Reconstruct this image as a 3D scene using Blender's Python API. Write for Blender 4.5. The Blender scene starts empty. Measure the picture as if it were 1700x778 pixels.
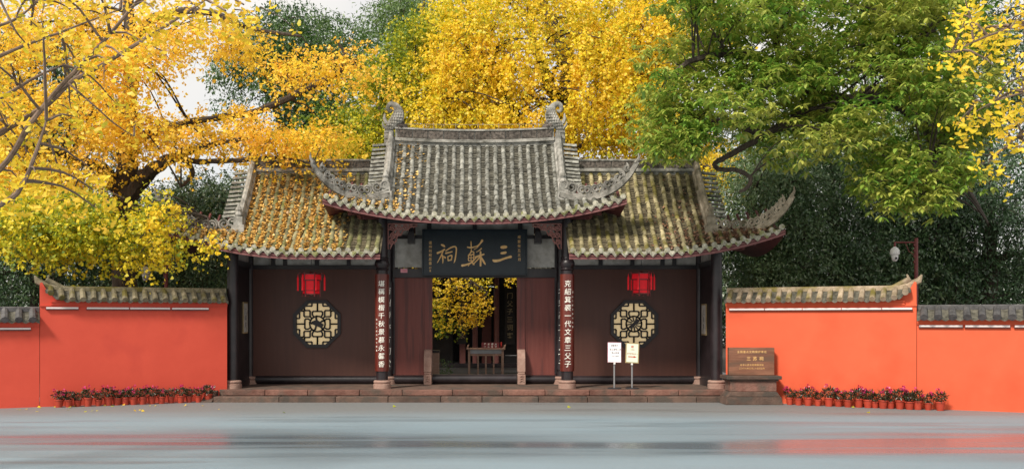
import bpy, bmesh, math, random
import numpy as np
from mathutils import Vector, Matrix
R = math.radians
random.seed(7); rng = np.random.default_rng(7)
S = bpy.context.scene
COL = S.collection
# ------------------------------------------------------------------ camera
CAM_D, CAM_H, F, PX, PY = 26.0, 2.2, 1560.0, 788.0, 530.0
cd = bpy.data.cameras.new("camera"); cam = bpy.data.objects.new("camera", cd); COL.objects.link(cam)
cam.location = (0, -CAM_D, CAM_H); cam.rotation_euler = (R(90), 0, 0)
cd.sensor_width = 36; cd.lens = F / 1700 * 36
cd.shift_x = (850 - PX) / 1700; cd.shift_y = (PY - 389) / 1700
cd.clip_start = .1; cd.clip_end = 2000
S.camera = cam
# ------------------------------------------------------------------ light
SUN_EL, SUN_AZ = R(43), math.atan2(-.62, -.78)       # sun behind and left of the viewer
w = bpy.data.worlds.new("World"); S.world = w; w.use_nodes = True
nt = w.node_tree; nt.nodes.clear()
o_ = nt.nodes.new("ShaderNodeOutputWorld"); bg = nt.nodes.new("ShaderNodeBackground")
sk = nt.nodes.new("ShaderNodeTexSky"); sk.sky_type = 'NISHITA'; sk.sun_disc = False
sk.sun_elevation = SUN_EL; sk.sun_rotation = SUN_AZ
mx = nt.nodes.new("ShaderNodeMix"); mx.data_type = 'RGBA'
ns = nt.nodes.new("ShaderNodeTexNoise"); ns.inputs['Scale'].default_value = 2.2; ns.inputs['Detail'].default_value = 5
tc = nt.nodes.new("ShaderNodeTexCoord"); nt.links.new(tc.outputs['Generated'], ns.inputs['Vector'])
mr = nt.nodes.new("ShaderNodeMapRange"); mr.inputs[1].default_value = .3; mr.inputs[2].default_value = .6
mr.inputs[3].default_value = .6; mr.inputs[4].default_value = .97
nt.links.new(ns.outputs['Fac'], mr.inputs[0]); nt.links.new(mr.outputs[0], mx.inputs[0])
nt.links.new(sk.outputs[0], mx.inputs[6]); mx.inputs[7].default_value = (7.7, 7.4, 6.95, 1)
nt.links.new(mx.outputs[2], bg.inputs[0]); bg.inputs[1].default_value = .10
nt.links.new(bg.outputs[0], o_.inputs[0])
sl = bpy.data.lights.new("sun", 'SUN'); sl.energy = 3.5; sl.angle = R(10); sl.color = (1, .93, .82)
so = bpy.data.objects.new("sun", sl); COL.objects.link(so)
sd = Vector((math.sin(SUN_AZ)*math.cos(SUN_EL), math.cos(SUN_AZ)*math.cos(SUN_EL), math.sin(SUN_EL)))
so.rotation_euler = sd.to_track_quat('Z', 'Y').to_euler(); so.location = (-20, -30, 40)
vs = S.view_settings; vs.view_transform = 'Standard'; vs.look = 'None'; vs.exposure = 0.4; vs.gamma = 1
S.cycles.max_bounces = 8; S.cycles.diffuse_bounces = 4; S.cycles.transmission_bounces = 6
S.cycles.transparent_max_bounces = 8

# ------------------------------------------------------------------ helpers
def W(px, py, d):
    """photo coordinate + distance -> metres"""
    return Vector(((px - PX) * d / F, d - CAM_D, CAM_H - (py - PY) * d / F))
WL = {}
def wl(o): return WL.get(o.name, Vector((0, 0, 0))) if o else Vector((0, 0, 0))
def tag(o, label=None, cat=None, group=None, kind=None):
    if label: o['label'] = label
    if cat: o['category'] = cat
    if group: o['group'] = group
    if kind: o['kind'] = kind
    return o
def thing(name, loc, label, cat, group=None):
    o = bpy.data.objects.new(name, None); COL.objects.link(o); o.location = loc; o.empty_display_size = .2
    WL[o.name] = Vector(loc)
    return tag(o, label, cat, group, 'thing')
def link(name, me, parent=None):
    o = bpy.data.objects.new(name, me); COL.objects.link(o)
    if parent:
        o.parent = parent; WL[o.name] = wl(parent)
    return o
def copy_tree(o, parent=None):
    c = o.copy(); COL.objects.link(c)
    if parent: c.parent = parent
    for ch in list(o.children): copy_tree(ch, c)
    return c
class MB:
    def __init__(s): s.v = []; s.f = []
    def add(s, vs_, fs):
        b = len(s.v); s.v += [tuple(p) for p in vs_]; s.f += [tuple(i + b for i in f) for f in fs]; return s
    def bx(s, x0, x1, y0, y1, z0, z1, M=None):
        p = [(x0,y0,z0),(x1,y0,z0),(x1,y1,z0),(x0,y1,z0),(x0,y0,z1),(x1,y0,z1),(x1,y1,z1),(x0,y1,z1)]
        if M: p = [M @ Vector(q) for q in p]
        return s.add(p, [(0,3,2,1),(4,5,6,7),(0,1,5,4),(1,2,6,5),(2,3,7,6),(3,0,4,7)])
    def prism(s, pts, O, U, V, N):
        """polygon pts (u,v) in the frame O,U,V pushed along N"""
        O, U, V, N = Vector(O), Vector(U), Vector(V), Vector(N); n = len(pts)
        a = [O + U*p[0] + V*p[1] for p in pts]; b = [q + N for q in a]
        if U.cross(V).dot(N) > 0: a, b = b, a
        return s.add(a + b, [tuple(range(n)), tuple(range(2*n-1, n-1, -1))] + [(i, n+i, n+(i+1) % n, (i+1) % n) for i in range(n)])
    def tube(s, path, r, n=8, flat=None, cap=True):
        P = [Vector(p) for p in path]; m = len(P)
        rr = r if hasattr(r, '__len__') else [r]*m
        vs_, fs = [], []; up = Vector((0, 0, 1)); T0 = (P[1]-P[0]).normalized()
        if abs(T0.dot(up)) > .9: up = Vector((0, 1, 0))
        A = T0.cross(up).normalized()
        for i in range(m):
            T = (P[min(i+1, m-1)] - P[max(i-1, 0)])
            if T.length < 1e-9: T = T0
            T.normalize(); A = A - T*A.dot(T)
            A = A.normalized() if A.length > 1e-6 else T.orthogonal().normalized()
            B = T.cross(A)
            for k in range(n):
                a = 2*math.pi*k/n; q = A*math.cos(a)*rr[i] + B*math.sin(a)*rr[i]
                if flat: q = Vector((q.x*flat[0], q.y*flat[1], q.z*flat[2]))
                vs_.append(P[i] + q)
        for i in range(m-1):
            for k in range(n):
                k2 = (k+1) % n; fs.append((i*n+k, i*n+k2, (i+1)*n+k2, (i+1)*n+k))
        if cap: fs += [tuple(range(n-1, -1, -1)), tuple(range((m-1)*n, m*n))]
        return s.add(vs_, fs)
    def lathe(s, prof, c, n=16, rot=0):
        c = Vector(c); m = len(prof); vs_, fs = [], []
        for (r, z) in prof:
            for k in range(n):
                a = 2*math.pi*k/n + rot; vs_.append(c + Vector((r*math.cos(a), r*math.sin(a), z)))
        for i in range(m-1):
            for k in range(n):
                k2 = (k+1) % n; fs.append((i*n+k, i*n+k2, (i+1)*n+k2, (i+1)*n+k))
        fs += [tuple(range(n-1, -1, -1)), tuple(range((m-1)*n, m*n))]
        return s.add(vs_, fs)
    def grid(s, rows):
        """rows of points -> sheet"""
        n = len(rows[0]); vs_ = [p for r in rows for p in r]
        return s.add(vs_, [(i*n+j, i*n+j+1, (i+1)*n+j+1, (i+1)*n+j) for i in range(len(rows)-1) for j in range(n-1)])
    def mesh(s, name, mat, smooth=False, off=Vector((0,0,0))):
        me = bpy.data.meshes.new(name)
        me.from_pydata([(p[0]-off.x, p[1]-off.y, p[2]-off.z) for p in s.v], [], s.f)
        me.materials.append(mat); me.update()
        if smooth:
            me.polygons.foreach_set('use_smooth', [True]*len(me.polygons))
            me.set_sharp_from_angle(angle=R(38))
        return me
    def build(s, name, mat, parent=None, smooth=False, bevel=0, label=None):
        o = link(name, s.mesh(name, mat, smooth, wl(parent)), parent)
        if bevel:
            b = o.modifiers.new('bevel', 'BEVEL'); b.width = bevel; b.segments = 2; b.limit_method = 'ANGLE'
        if label: o['label'] = label
        return o
def crm(pts, sub=6):
    """Catmull-Rom through the points (tuples of any length)"""
    P = [np.array(p, float) for p in pts]; out = []
    for i in range(len(P)-1):
        p0, p1, p2, p3 = P[max(i-1,0)], P[i], P[i+1], P[min(i+2, len(P)-1)]
        for k in range(sub):
            t = k/sub
            out.append(.5*((2*p1)+(-p0+p2)*t+(2*p0-5*p1+4*p2-p3)*t*t+(-p0+3*p1-3*p2+p3)*t**3))
    out.append(P[-1]); return out

# ------------------------------------------------------------------ materials
def mat(name, c1, c2=None, scale=3., rough=.7, bump=0., bscale=None, rnd=0., island=False, c3=None, s3=1., t3=(.5,.62),
        spec=.4, stretch=None, coat=0., detail=5., emit=None, metal=0.):
    m = bpy.data.materials.new(name); m.use_nodes = True; t = m.node_tree; N = t.nodes; L = t.links
    b = N['Principled BSDF']; b.inputs['Roughness'].default_value = rough; b.inputs['Specular IOR Level'].default_value = spec
    b.inputs['Metallic'].default_value = metal
    if coat: b.inputs['Coat Weight'].default_value = coat; b.inputs['Coat Roughness'].default_value = .15
    g = N.new('ShaderNodeTexCoord'); vec = g.outputs['Object']
    if stretch:
        mp = N.new('ShaderNodeMapping'); mp.inputs['Scale'].default_value = stretch; L.new(vec, mp.inputs[0]); vec = mp.outputs[0]
    if rnd:
        oi = N.new('ShaderNodeObjectInfo'); av = N.new('ShaderNodeVectorMath'); av.operation = 'ADD'
        sc = N.new('ShaderNodeMath'); sc.operation = 'MULTIPLY'; sc.inputs[1].default_value = 37.
        L.new(oi.outputs['Random'], sc.inputs[0]); L.new(vec, av.inputs[0]); L.new(sc.outputs[0], av.inputs[1]); vec = av.outputs[0]
    n1 = N.new('ShaderNodeTexNoise'); n1.inputs['Scale'].default_value = scale; n1.inputs['Detail'].default_value = detail
    n1.inputs['Roughness'].default_value = .65; L.new(vec, n1.inputs['Vector'])
    c2 = c2 or c1
    r = N.new('ShaderNodeValToRGB'); r.color_ramp.elements[0].position = .36; r.color_ramp.elements[1].position = .66
    r.color_ramp.elements[0].color = (*c1, 1); r.color_ramp.elements[1].color = (*c2, 1); L.new(n1.outputs['Fac'], r.inputs[0])
    col = r.outputs[0]
    if c3:
        n3 = N.new('ShaderNodeTexNoise'); n3.inputs['Scale'].default_value = s3; n3.inputs['Detail'].default_value = 4
        L.new(vec, n3.inputs['Vector'])
        q = N.new('ShaderNodeMapRange'); q.inputs[1].default_value, q.inputs[2].default_value = t3; L.new(n3.outputs['Fac'], q.inputs[0])
        x = N.new('ShaderNodeMix'); x.data_type = 'RGBA'; L.new(q.outputs[0], x.inputs[0]); L.new(col, x.inputs[6]); x.inputs[7].default_value = (*c3, 1)
        col = x.outputs[2]
    if rnd:
        src = oi.outputs['Random']
        if island:
            ge = N.new('ShaderNodeNewGeometry'); src = ge.outputs['Random Per Island']
        q = N.new('ShaderNodeMapRange'); q.inputs[3].default_value = 1-rnd; q.inputs[4].default_value = 1+rnd; L.new(src, q.inputs[0])
        x = N.new('ShaderNodeMix'); x.data_type = 'RGBA'; x.blend_type = 'MULTIPLY'; x.inputs[0].default_value = 1
        L.new(col, x.inputs[6]); L.new(q.outputs[0], x.inputs[7]); col = x.outputs[2]
    L.new(col, b.inputs['Base Color'])
    if bump:
        n2 = N.new('ShaderNodeTexNoise'); n2.inputs['Scale'].default_value = bscale or scale*4; n2.inputs['Detail'].default_value = 6
        L.new(vec, n2.inputs['Vector'])
        bp = N.new('ShaderNodeBump'); bp.inputs['Strength'].default_value = bump; bp.inputs['Distance'].default_value = .02
        L.new(n2.outputs['Fac'], bp.inputs['Height']); L.new(bp.outputs[0], b.inputs['Normal'])
    if emit:
        b.inputs['Emission Color'].default_value = (*emit[0], 1); b.inputs['Emission Strength'].default_value = emit[1]
    return m
def leafmat(name, stops, trans=.45, rough=.5, gloss=.06):
    """leaf colour from the per-leaf tint attribute"""
    m = bpy.data.materials.new(name); m.use_nodes = True; t = m.node_tree; N = t.nodes; L = t.links; N.clear()
    out = N.new('ShaderNodeOutputMaterial'); at = N.new('ShaderNodeAttribute'); at.attribute_name = 'tint'
    r = N.new('ShaderNodeValToRGB'); cr = r.color_ramp
    while len(cr.elements) < len(stops): cr.elements.new(.5)
    for e, (p, c) in zip(cr.elements, stops): e.position = p; e.color = (*c, 1)
    L.new(at.outputs['Fac'], r.inputs[0])
    d = N.new('ShaderNodeBsdfDiffuse'); tr = N.new('ShaderNodeBsdfTranslucent'); gl = N.new('ShaderNodeBsdfGlossy')
    gl.inputs['Roughness'].default_value = rough; gl.inputs['Color'].default_value = (1, 1, 1, 1)
    m1 = N.new('ShaderNodeMixShader'); m1.inputs[0].default_value = trans
    m2 = N.new('ShaderNodeMixShader'); m2.inputs[0].default_value = gloss
    for x in (d, tr): L.new(r.outputs[0], x.inputs['Color'])
    L.new(d.outputs[0], m1.inputs[1]); L.new(tr.outputs[0], m1.inputs[2]); L.new(m1.outputs[0], m2.inputs[1]); L.new(gl.outputs[0], m2.inputs[2])
    L.new(m2.outputs[0], out.inputs[0]); return m

M = {}
M['tile'] = mat('grey_roof_tile', (.11,.11,.095), (.34,.335,.295), 7, .85, .5, 40, rnd=.28, c3=(.09,.085,.065), s3=5, t3=(.52,.68))
M['tile_m'] = mat('grey_roof_tile_joined', (.11,.11,.095), (.34,.335,.295), 7, .85, .5, 40, rnd=.28, island=True, c3=(.09,.085,.065), s3=5, t3=(.52,.68))
M['moss'] = mat('mossy_roof_tile', (.21,.18,.09), (.47,.40,.235), 5, .9, .6, 40, rnd=.28, island=True, c3=(.16,.135,.035), s3=2.6, t3=(.46,.62))  # mossy tile; base tone raised for the warm light on the right wing
M['mossg'] = mat('green_mossy_roof_tile', (.14,.135,.065), (.34,.31,.175), 5, .9, .6, 40, rnd=.28, island=True, c3=(.14,.145,.04), s3=1.7, t3=(.48,.64))
M['pan'] = mat('dark_pan_tile', (.045,.042,.032), (.15,.14,.11), 8, .9, .4, 40, rnd=.35, island=True)
M['panw'] = mat('warm_pan_tile', (.06,.05,.03), (.2,.165,.1), 8, .9, .4, 40, rnd=.35, island=True)
M['drip'] = mat('pale_drip_tile', (.24,.23,.18), (.5,.47,.38), 14, .85, .6, 60, rnd=.25, c3=(.2,.2,.08), s3=6)
M['capt'] = mat('warm_lit_coping_tile', (.26,.2,.13), (.46,.36,.26), 6, .85, .5, 40, rnd=.2, c3=(.17,.14,.03), s3=2.2, t3=(.48,.66))  # mossy tile with the right coping's warm tan light put into its colour
M['capd'] = mat('dark_coping_tile', (.05,.048,.05), (.12,.115,.115), 6, .8, .5, 40, rnd=.2)
M['capg'] = mat('olive_coping_tile', (.12,.105,.06), (.26,.22,.15), 6, .85, .5, 40, rnd=.2, c3=(.12,.1,.025), s3=2.2)
M['stucco'] = mat('weathered_ridge_stucco', (.17,.165,.145), (.43,.41,.37), 4, .9, .7, 30, c3=(.1,.095,.08), s3=3.5, t3=(.52,.7))
M['stucco_w'] = mat('warm_ridge_stucco', (.21,.175,.125), (.45,.38,.29), 4, .9, .7, 30, c3=(.13,.11,.06), s3=3.5, t3=(.54,.7))
M['stucco_h'] = mat('dark_weathered_stucco', (.115,.11,.095), (.33,.31,.275), 5, .9, .8, 30, c3=(.07,.066,.055), s3=4, t3=(.5,.66))
M['brick'] = mat('dark_ridge_brick', (.035,.03,.026), (.16,.135,.115), 14, .95, .8, 40, rnd=.2)
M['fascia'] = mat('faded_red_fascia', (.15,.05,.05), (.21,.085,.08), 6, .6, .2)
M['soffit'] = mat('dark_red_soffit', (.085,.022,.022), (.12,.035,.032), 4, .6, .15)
M['carve'] = mat('rose_carved_wood', (.25,.1,.085), (.34,.16,.14), 10, .65, .3)
M['black'] = mat('black_lacquered_wood', (.012,.009,.011), (.028,.02,.023), 3, .38, .12, 12, spec=.5)
M['maroon'] = mat('maroon_painted_board', (.074,.027,.019), (.086,.032,.022), 1.5, .5, .08, 20, stretch=(6,6,.4))
M['door'] = mat('red_brown_door_board', (.135,.033,.026), (.17,.046,.036), 1.5, .5, .08, 20, stretch=(6,6,.4), c3=(.1,.03,.026), s3=1.2)
M['plaster'] = mat('grey_white_plaster', (.42,.40,.37), (.62,.6,.56), 2.5, .9, .3, 20, c3=(.3,.28,.24), s3=4, t3=(.5,.75))
M['stone'] = mat('red_sandstone', (.13,.058,.043), (.22,.112,.085), 3, .85, .9, 22, rnd=.2, c3=(.10,.07,.055), s3=2.4, t3=(.45,.66))
M['stoned'] = mat('brown_sandstone', (.08,.05,.038), (.145,.092,.07), 3, .85, .9, 22, rnd=.2, c3=(.07,.055,.045), s3=2.4)
M['stonep'] = mat('pale_red_stone', (.29,.17,.135), (.38,.25,.2), 5, .8, .5, 26, rnd=.06)
M['slab'] = mat('veined_brown_slab', (.15,.06,.034), (.27,.125,.075), 2.2, .45, .1, 20, stretch=(.6,1,5), c3=(.13,.07,.045), s3=1.5)
M['wallL'] = mat('red_wall_paint_dim_side', (.58,.068,.038), (.63,.08,.045), .9, .75, .08, 30, c3=(.50,.052,.034), s3=.8, t3=(.5,.75))  # same red paint as the right wall, weaker sunlight mixed into the colour
M['wallR'] = mat('red_wall_paint_lit_side', (.64,.098,.038), (.70,.112,.045), .9, .75, .08, 30, c3=(.58,.08,.028), s3=.8, t3=(.5,.75))  # same red paint, brighter and more orange to carry the stronger sunlight here
M['strip'] = mat('white_light_tube', (.8,.68,.66), None, 3, .35)
M['board'] = mat('blue_black_board', (.012,.02,.027), (.018,.028,.036), 3, .4, .05)
M['gold'] = mat('gold_lettering', (.8,.46,.15), (.9,.6,.28), 9, .45)
M['white'] = mat('white_lettering', (.82,.8,.72), None, 3, .6)
M['couplet'] = mat('dark_red_lacquer', (.085,.014,.010), (.14,.026,.016), 2, .3, .06, 15, spec=.5, stretch=(5,5,.5))
M['tanlet'] = mat('tan_lettering', (.42,.33,.2), None, 3, .6)
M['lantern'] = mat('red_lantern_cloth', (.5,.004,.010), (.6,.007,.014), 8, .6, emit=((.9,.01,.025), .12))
M['lframe'] = mat('dark_lantern_frame', (.12,.012,.014), (.2,.03,.03), 8, .4)
M['paper'] = mat('glowing_window_paper', (.86,.66,.36), (.92,.74,.45), 2, .8, emit=((.9,.68,.38), .22))  # cream paper with an added glow; no lamp stands behind it
M['lattice'] = mat('black_window_lattice', (.018,.015,.017), (.03,.026,.03), 4, .5)
M['metal'] = mat('brushed_grey_metal', (.3,.3,.31), (.36,.36,.37), 5, .4, metal=.6)
M['signw'] = mat('white_sign_face', (.84,.82,.84), None, 3, .4)
M['signg'] = mat('pale_green_sign_face', (.66,.76,.6), None, 3, .4)
M['pink'] = mat('pink_sign_border', (.8,.35,.42), None, 3, .5)
M['brass'] = mat('bronze_sign_border', (.36,.26,.13), None, 3, .5)
M['redp'] = mat('red_print', (.5,.03,.02), None, 3, .5)
M['ink'] = mat('black_print', (.03,.03,.035), None, 3, .5)
M['pole'] = mat('maroon_steel', (.16,.035,.035), (.2,.05,.045), 5, .5)
M['cam'] = mat('white_camera_plastic', (.75,.74,.72), None, 3, .35)
M['glassd'] = mat('dark_dome', (.03,.03,.035), None, 3, .1)
M['pot'] = mat('red_plastic_pot', (.36,.04,.02), (.42,.055,.028), 5, .5, rnd=.12)
M['soil'] = mat('soil', (.05,.035,.025), None, 8, .95)
M['barkd'] = mat('dark_bark', (.035,.026,.02), (.085,.065,.05), 6, .95, .9, 14, stretch=(2,2,.4))
M['barkl'] = mat('pale_bark', (.11,.075,.055), (.22,.155,.115), 6, .9, .7, 14)
M['wood'] = mat('brown_table_wood', (.34,.2,.14), (.44,.28,.21), 5, .5, .1, stretch=(1,1,6))
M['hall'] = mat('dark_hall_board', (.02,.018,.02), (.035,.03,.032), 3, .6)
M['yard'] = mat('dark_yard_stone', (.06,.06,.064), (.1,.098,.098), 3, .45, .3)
M['hallcol'] = mat('rose_hall_column', (.24,.09,.085), (.3,.12,.11), 4, .5)
M['gink'] = leafmat('ginkgo_leaf', [(0,(.15,.24,.02)), (.22,(.46,.48,.025)), (.5,(.86,.69,.03)), (.75,(.95,.705,.04)), (1,(.95,.61,.05))], gloss=.025)
M['ginkor'] = leafmat('orange_ginkgo_leaf', [(0,(.55,.50,.03)), (.35,(.90,.655,.035)), (.7,(.95,.65,.055)), (1,(.95,.55,.06))], gloss=.025)
M['ever'] = leafmat('evergreen_leaf', [(0,(.04,.12,.012)), (.35,(.115,.255,.03)), (.7,(.25,.39,.05)), (1,(.45,.47,.09))], .4, .45, .045)
M['dark'] = leafmat('dark_leaf', [(0,(.02,.055,.02)), (.5,(.055,.12,.045)), (.85,(.11,.2,.075)), (1,(.19,.27,.12))], .25, .4, .07)
M['mid'] = leafmat('mid_green_leaf', [(0,(.025,.075,.02)), (.5,(.06,.14,.03)), (1,(.16,.25,.06))], .35, .4, .05)
M['willow'] = leafmat('willow_leaf', [(0,(.16,.26,.03)), (1,(.4,.5,.08))], .4)
M['litter'] = leafmat('fallen_ginkgo_leaf', [(0,(.38,.20,.05)), (.5,(.68,.40,.09)), (1,(.84,.56,.15))], .2)
M['dry'] = leafmat('dry_fallen_leaf', [(0,(.12,.055,.03)), (1,(.36,.19,.11))], .1)
M['potleaf'] = leafmat('bronze_green_leaf', [(0,(.02,.02,.01)), (.6,(.06,.06,.02)), (1,(.13,.1,.04))], .25, .4, .06)
M['flower'] = leafmat('magenta_petal', [(0,(.4,.01,.07)), (1,(.72,.02,.2))], .3)

# ------------------------------------------------------------------ text
_tc = {}
def glyph(ch):
    if ch not in _tc:
        cu = bpy.data.curves.new('lettering', 'FONT'); cu.body = ch; cu.size = 1; cu.resolution_u = 2; cu.offset = .004
        o = bpy.data.objects.new('lettering', cu); COL.objects.link(o)
        me = o.to_mesh(); b_ = bmesh.new(); b_.from_mesh(me); bmesh.ops.triangulate(b_, faces=b_.faces[:])
        for _k in range(2):
            bmesh.ops.subdivide_edges(b_, edges=[e for e in b_.edges if e.calc_length() > .3], cuts=1); bmesh.ops.triangulate(b_, faces=b_.faces[:])
        b_.to_mesh(me); b_.free(); V = np.array([v.co[:2] for v in me.vertices]) if len(me.vertices) else np.zeros((0,2))
        Fc = [tuple(p.vertices) for p in me.polygons]; o.to_mesh_clear()
        bpy.data.objects.remove(o); bpy.data.curves.remove(cu)
        if len(V): V = V - (V.min(0)+V.max(0))/2
        _tc[ch] = (V, Fc)
    return _tc[ch]
def text_on(mb, chars, fn, h=1.0, slant=0., jit=0.):
    """chars: list of (char, u, v, size); fn(u,v) -> world point"""
    rr = random.Random(3)
    for ch, u, v, s in chars:
        V, Fc = glyph(ch); a = rr.uniform(-jit, jit)
        ca, sa = math.cos(a), math.sin(a)
        pts = [fn(u + (x*ca - y*sa + slant*y)*s, v + (x*sa + y*ca + slant*.5*x)*s*h) for x, y in V]
        mb.add(pts, Fc)
    return mb
def chars_each(parent, chars, fn, m, name='character', **kw):
    for c in chars:
        q = MB(); text_on(q, [c], fn, **kw); q.build(name, m, parent)
def hline(t, u, v, s, step=None):
    step = step or s*1.06; n = len(t)
    return [(c, u + (i-(n-1)/2)*step, v, s) for i, c in enumerate(t) if c != ' ']
def vline(t, u, v0, v1, s):
    n = len(t); return [(c, u, v0 + (v1-v0)*i/(n-1), s) for i, c in enumerate(t)]
def strokes(mb, st, fn):
    """brush strokes: lists of (u,v,width)"""
    for k, s_ in enumerate(st):
        P = crm(s_, 7); n = len(P); L_, R_ = [], []
        for i in range(n):
            t = P[min(i+1, n-1)][:2] - P[max(i-1, 0)][:2]; t = t/(np.hypot(*t)+1e-9); nn = np.array([-t[1], t[0]])
            w_ = P[i][2]/2
            L_.append(P[i][:2]+nn*w_); R_.append(P[i][:2]-nn*w_)
        t0 = P[1][:2]-P[0][:2]; t0 /= np.hypot(*t0)+1e-9; t1 = P[-1][:2]-P[-2][:2]; t1 /= np.hypot(*t1)+1e-9
        ring = L_ + [P[-1][:2]+t1*P[-1][2]*.4] + R_[::-1] + [P[0][:2]-t0*P[0][2]*.4]
        m = len(ring); top = [fn(p[0], p[1], .012+.0006*k) for p in ring]; bot = [fn(p[0], p[1], 0) for p in ring]
        fs = []
        for i in range(n-1): fs.append((i, i+1, m-2-(i+1), m-2-i))     # ribbon
        fs.append((n-1, n, n+1)); fs.append((m-1, 0, m-2))
        fs += [(i, m+i, m+(i+1) % m, (i+1) % m) for i in range(m)]
        mb.add(top+bot, fs)

# ------------------------------------------------------------------ leaves
FAN = (np.array([(0,0,0),(-.5,.62,.10),(-.22,.95,.02),(.22,.95,.02),(.5,.62,.10)]), [(0,4,3,2,1)])
FANQ = (np.array([(0,0,0),(-.5,.75,.08),(0,.95,0),(.5,.75,.08)]), [(0,3,2,1)])
FANN = (np.array([(0,0,0),(0,.45,0),(-.34,.62,.03),(-.56,.72,.13),(-.4,.96,.08),(-.05,.98,.0),(0,.84,0),(.05,.98,0),(.4,.96,.08),(.56,.72,.13),(.34,.62,.03),(.025,0,0)]),
        [(0,11,1),(1,3,2),(1,4,3),(1,5,4),(1,6,5),(1,7,6),(1,8,7),(1,9,8),(1,10,9)])
LANCE = (np.array([(0,0,0),(-.15,.3,.07),(-.16,.62,.05),(0,1,-.10),(.16,.62,.05),(.15,.3,.07),(0,.5,0)]),
         [(0,6,1),(1,6,2),(2,6,3),(3,6,4),(4,6,5),(5,6,0)])
LAN4 = (np.array([(0,0,0),(-.2,.5,.06),(0,1,-.06),(.2,.5,.06)]), [(0,3,2,1)])
def nrm(a): return a/(np.linalg.norm(a, axis=1, keepdims=True)+1e-9)
def leaf_mesh(name, P, D, Nn, size, shape, tint, m):
    T, Fc = shape; n = len(P); k = len(T)
    D = nrm(D); Sx = nrm(np.cross(D, Nn)); Nn = np.cross(Sx, D)
    V = P[:,None,:] + size[:,None,None]*(T[None,:,0,None]*Sx[:,None,:] + T[None,:,1,None]*D[:,None,:] + T[None,:,2,None]*Nn[:,None,:])
    me = bpy.data.meshes.new(name); me.vertices.add(n*k); me.vertices.foreach_set('co', V.astype(np.float32).ravel())
    lt = np.array([len(f) for f in Fc]); fl = np.concatenate([np.array(f) for f in Fc])
    me.loops.add(n*len(fl)); me.loops.foreach_set('vertex_index', (fl[None,:]+k*np.arange(n)[:,None]).astype(np.int32).ravel())
    tot = np.tile(lt, n); st = np.concatenate([[0], np.cumsum(tot)[:-1]])
    me.polygons.add(len(tot)); me.polygons.foreach_set('loop_start', st.astype(np.int32)); me.polygons.foreach_set('loop_total', tot.astype(np.int32))
    at = me.attributes.new('tint', 'FLOAT', 'POINT'); at.data.foreach_set('value', np.repeat(np.clip(tint,0,1), k).astype(np.float32))
    me.materials.append(m); me.update(); me.validate(); return me
def inpoly(x, y, poly):
    c = False; n = len(poly)
    for i in range(n):
        x1, y1 = poly[i]; x2, y2 = poly[(i+1) % n]
        if (y1 > y) != (y2 > y) and x < (x2-x1)*(y-y1)/(y2-y1)+x1: c = not c
    return c
def scatter(poly, n, d0, d1, r0, r1, gaps=(), flat=.7, seed=1):
    """clumps (centre, radii) inside an outline, off the gaps"""
    r = random.Random(seed); xs = [p[0] for p in poly]; ys = [p[1] for p in poly]; out = []; tries = 0
    while len(out) < n and tries < n*60:
        tries += 1
        x, y = r.uniform(min(xs), max(xs)), r.uniform(min(ys), max(ys)); rp = r.uniform(r0, r1)
        if not inpoly(x, y, poly): continue
        if any(((x-a)/(c+rp*.75))**2+((y-b)/(e+rp*.55))**2 < 1 for a, b, c, e in gaps): continue
        if any((x-q[3])**2 + ((y-q[4])/flat)**2 < (.55*rp)**2 for q in out) and tries < n*40: continue
        d = r.uniform(d0, d1); s = F/d
        out.append((W(x, y, d), rp/s, rp*flat/s, x, y))
    return out
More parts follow.
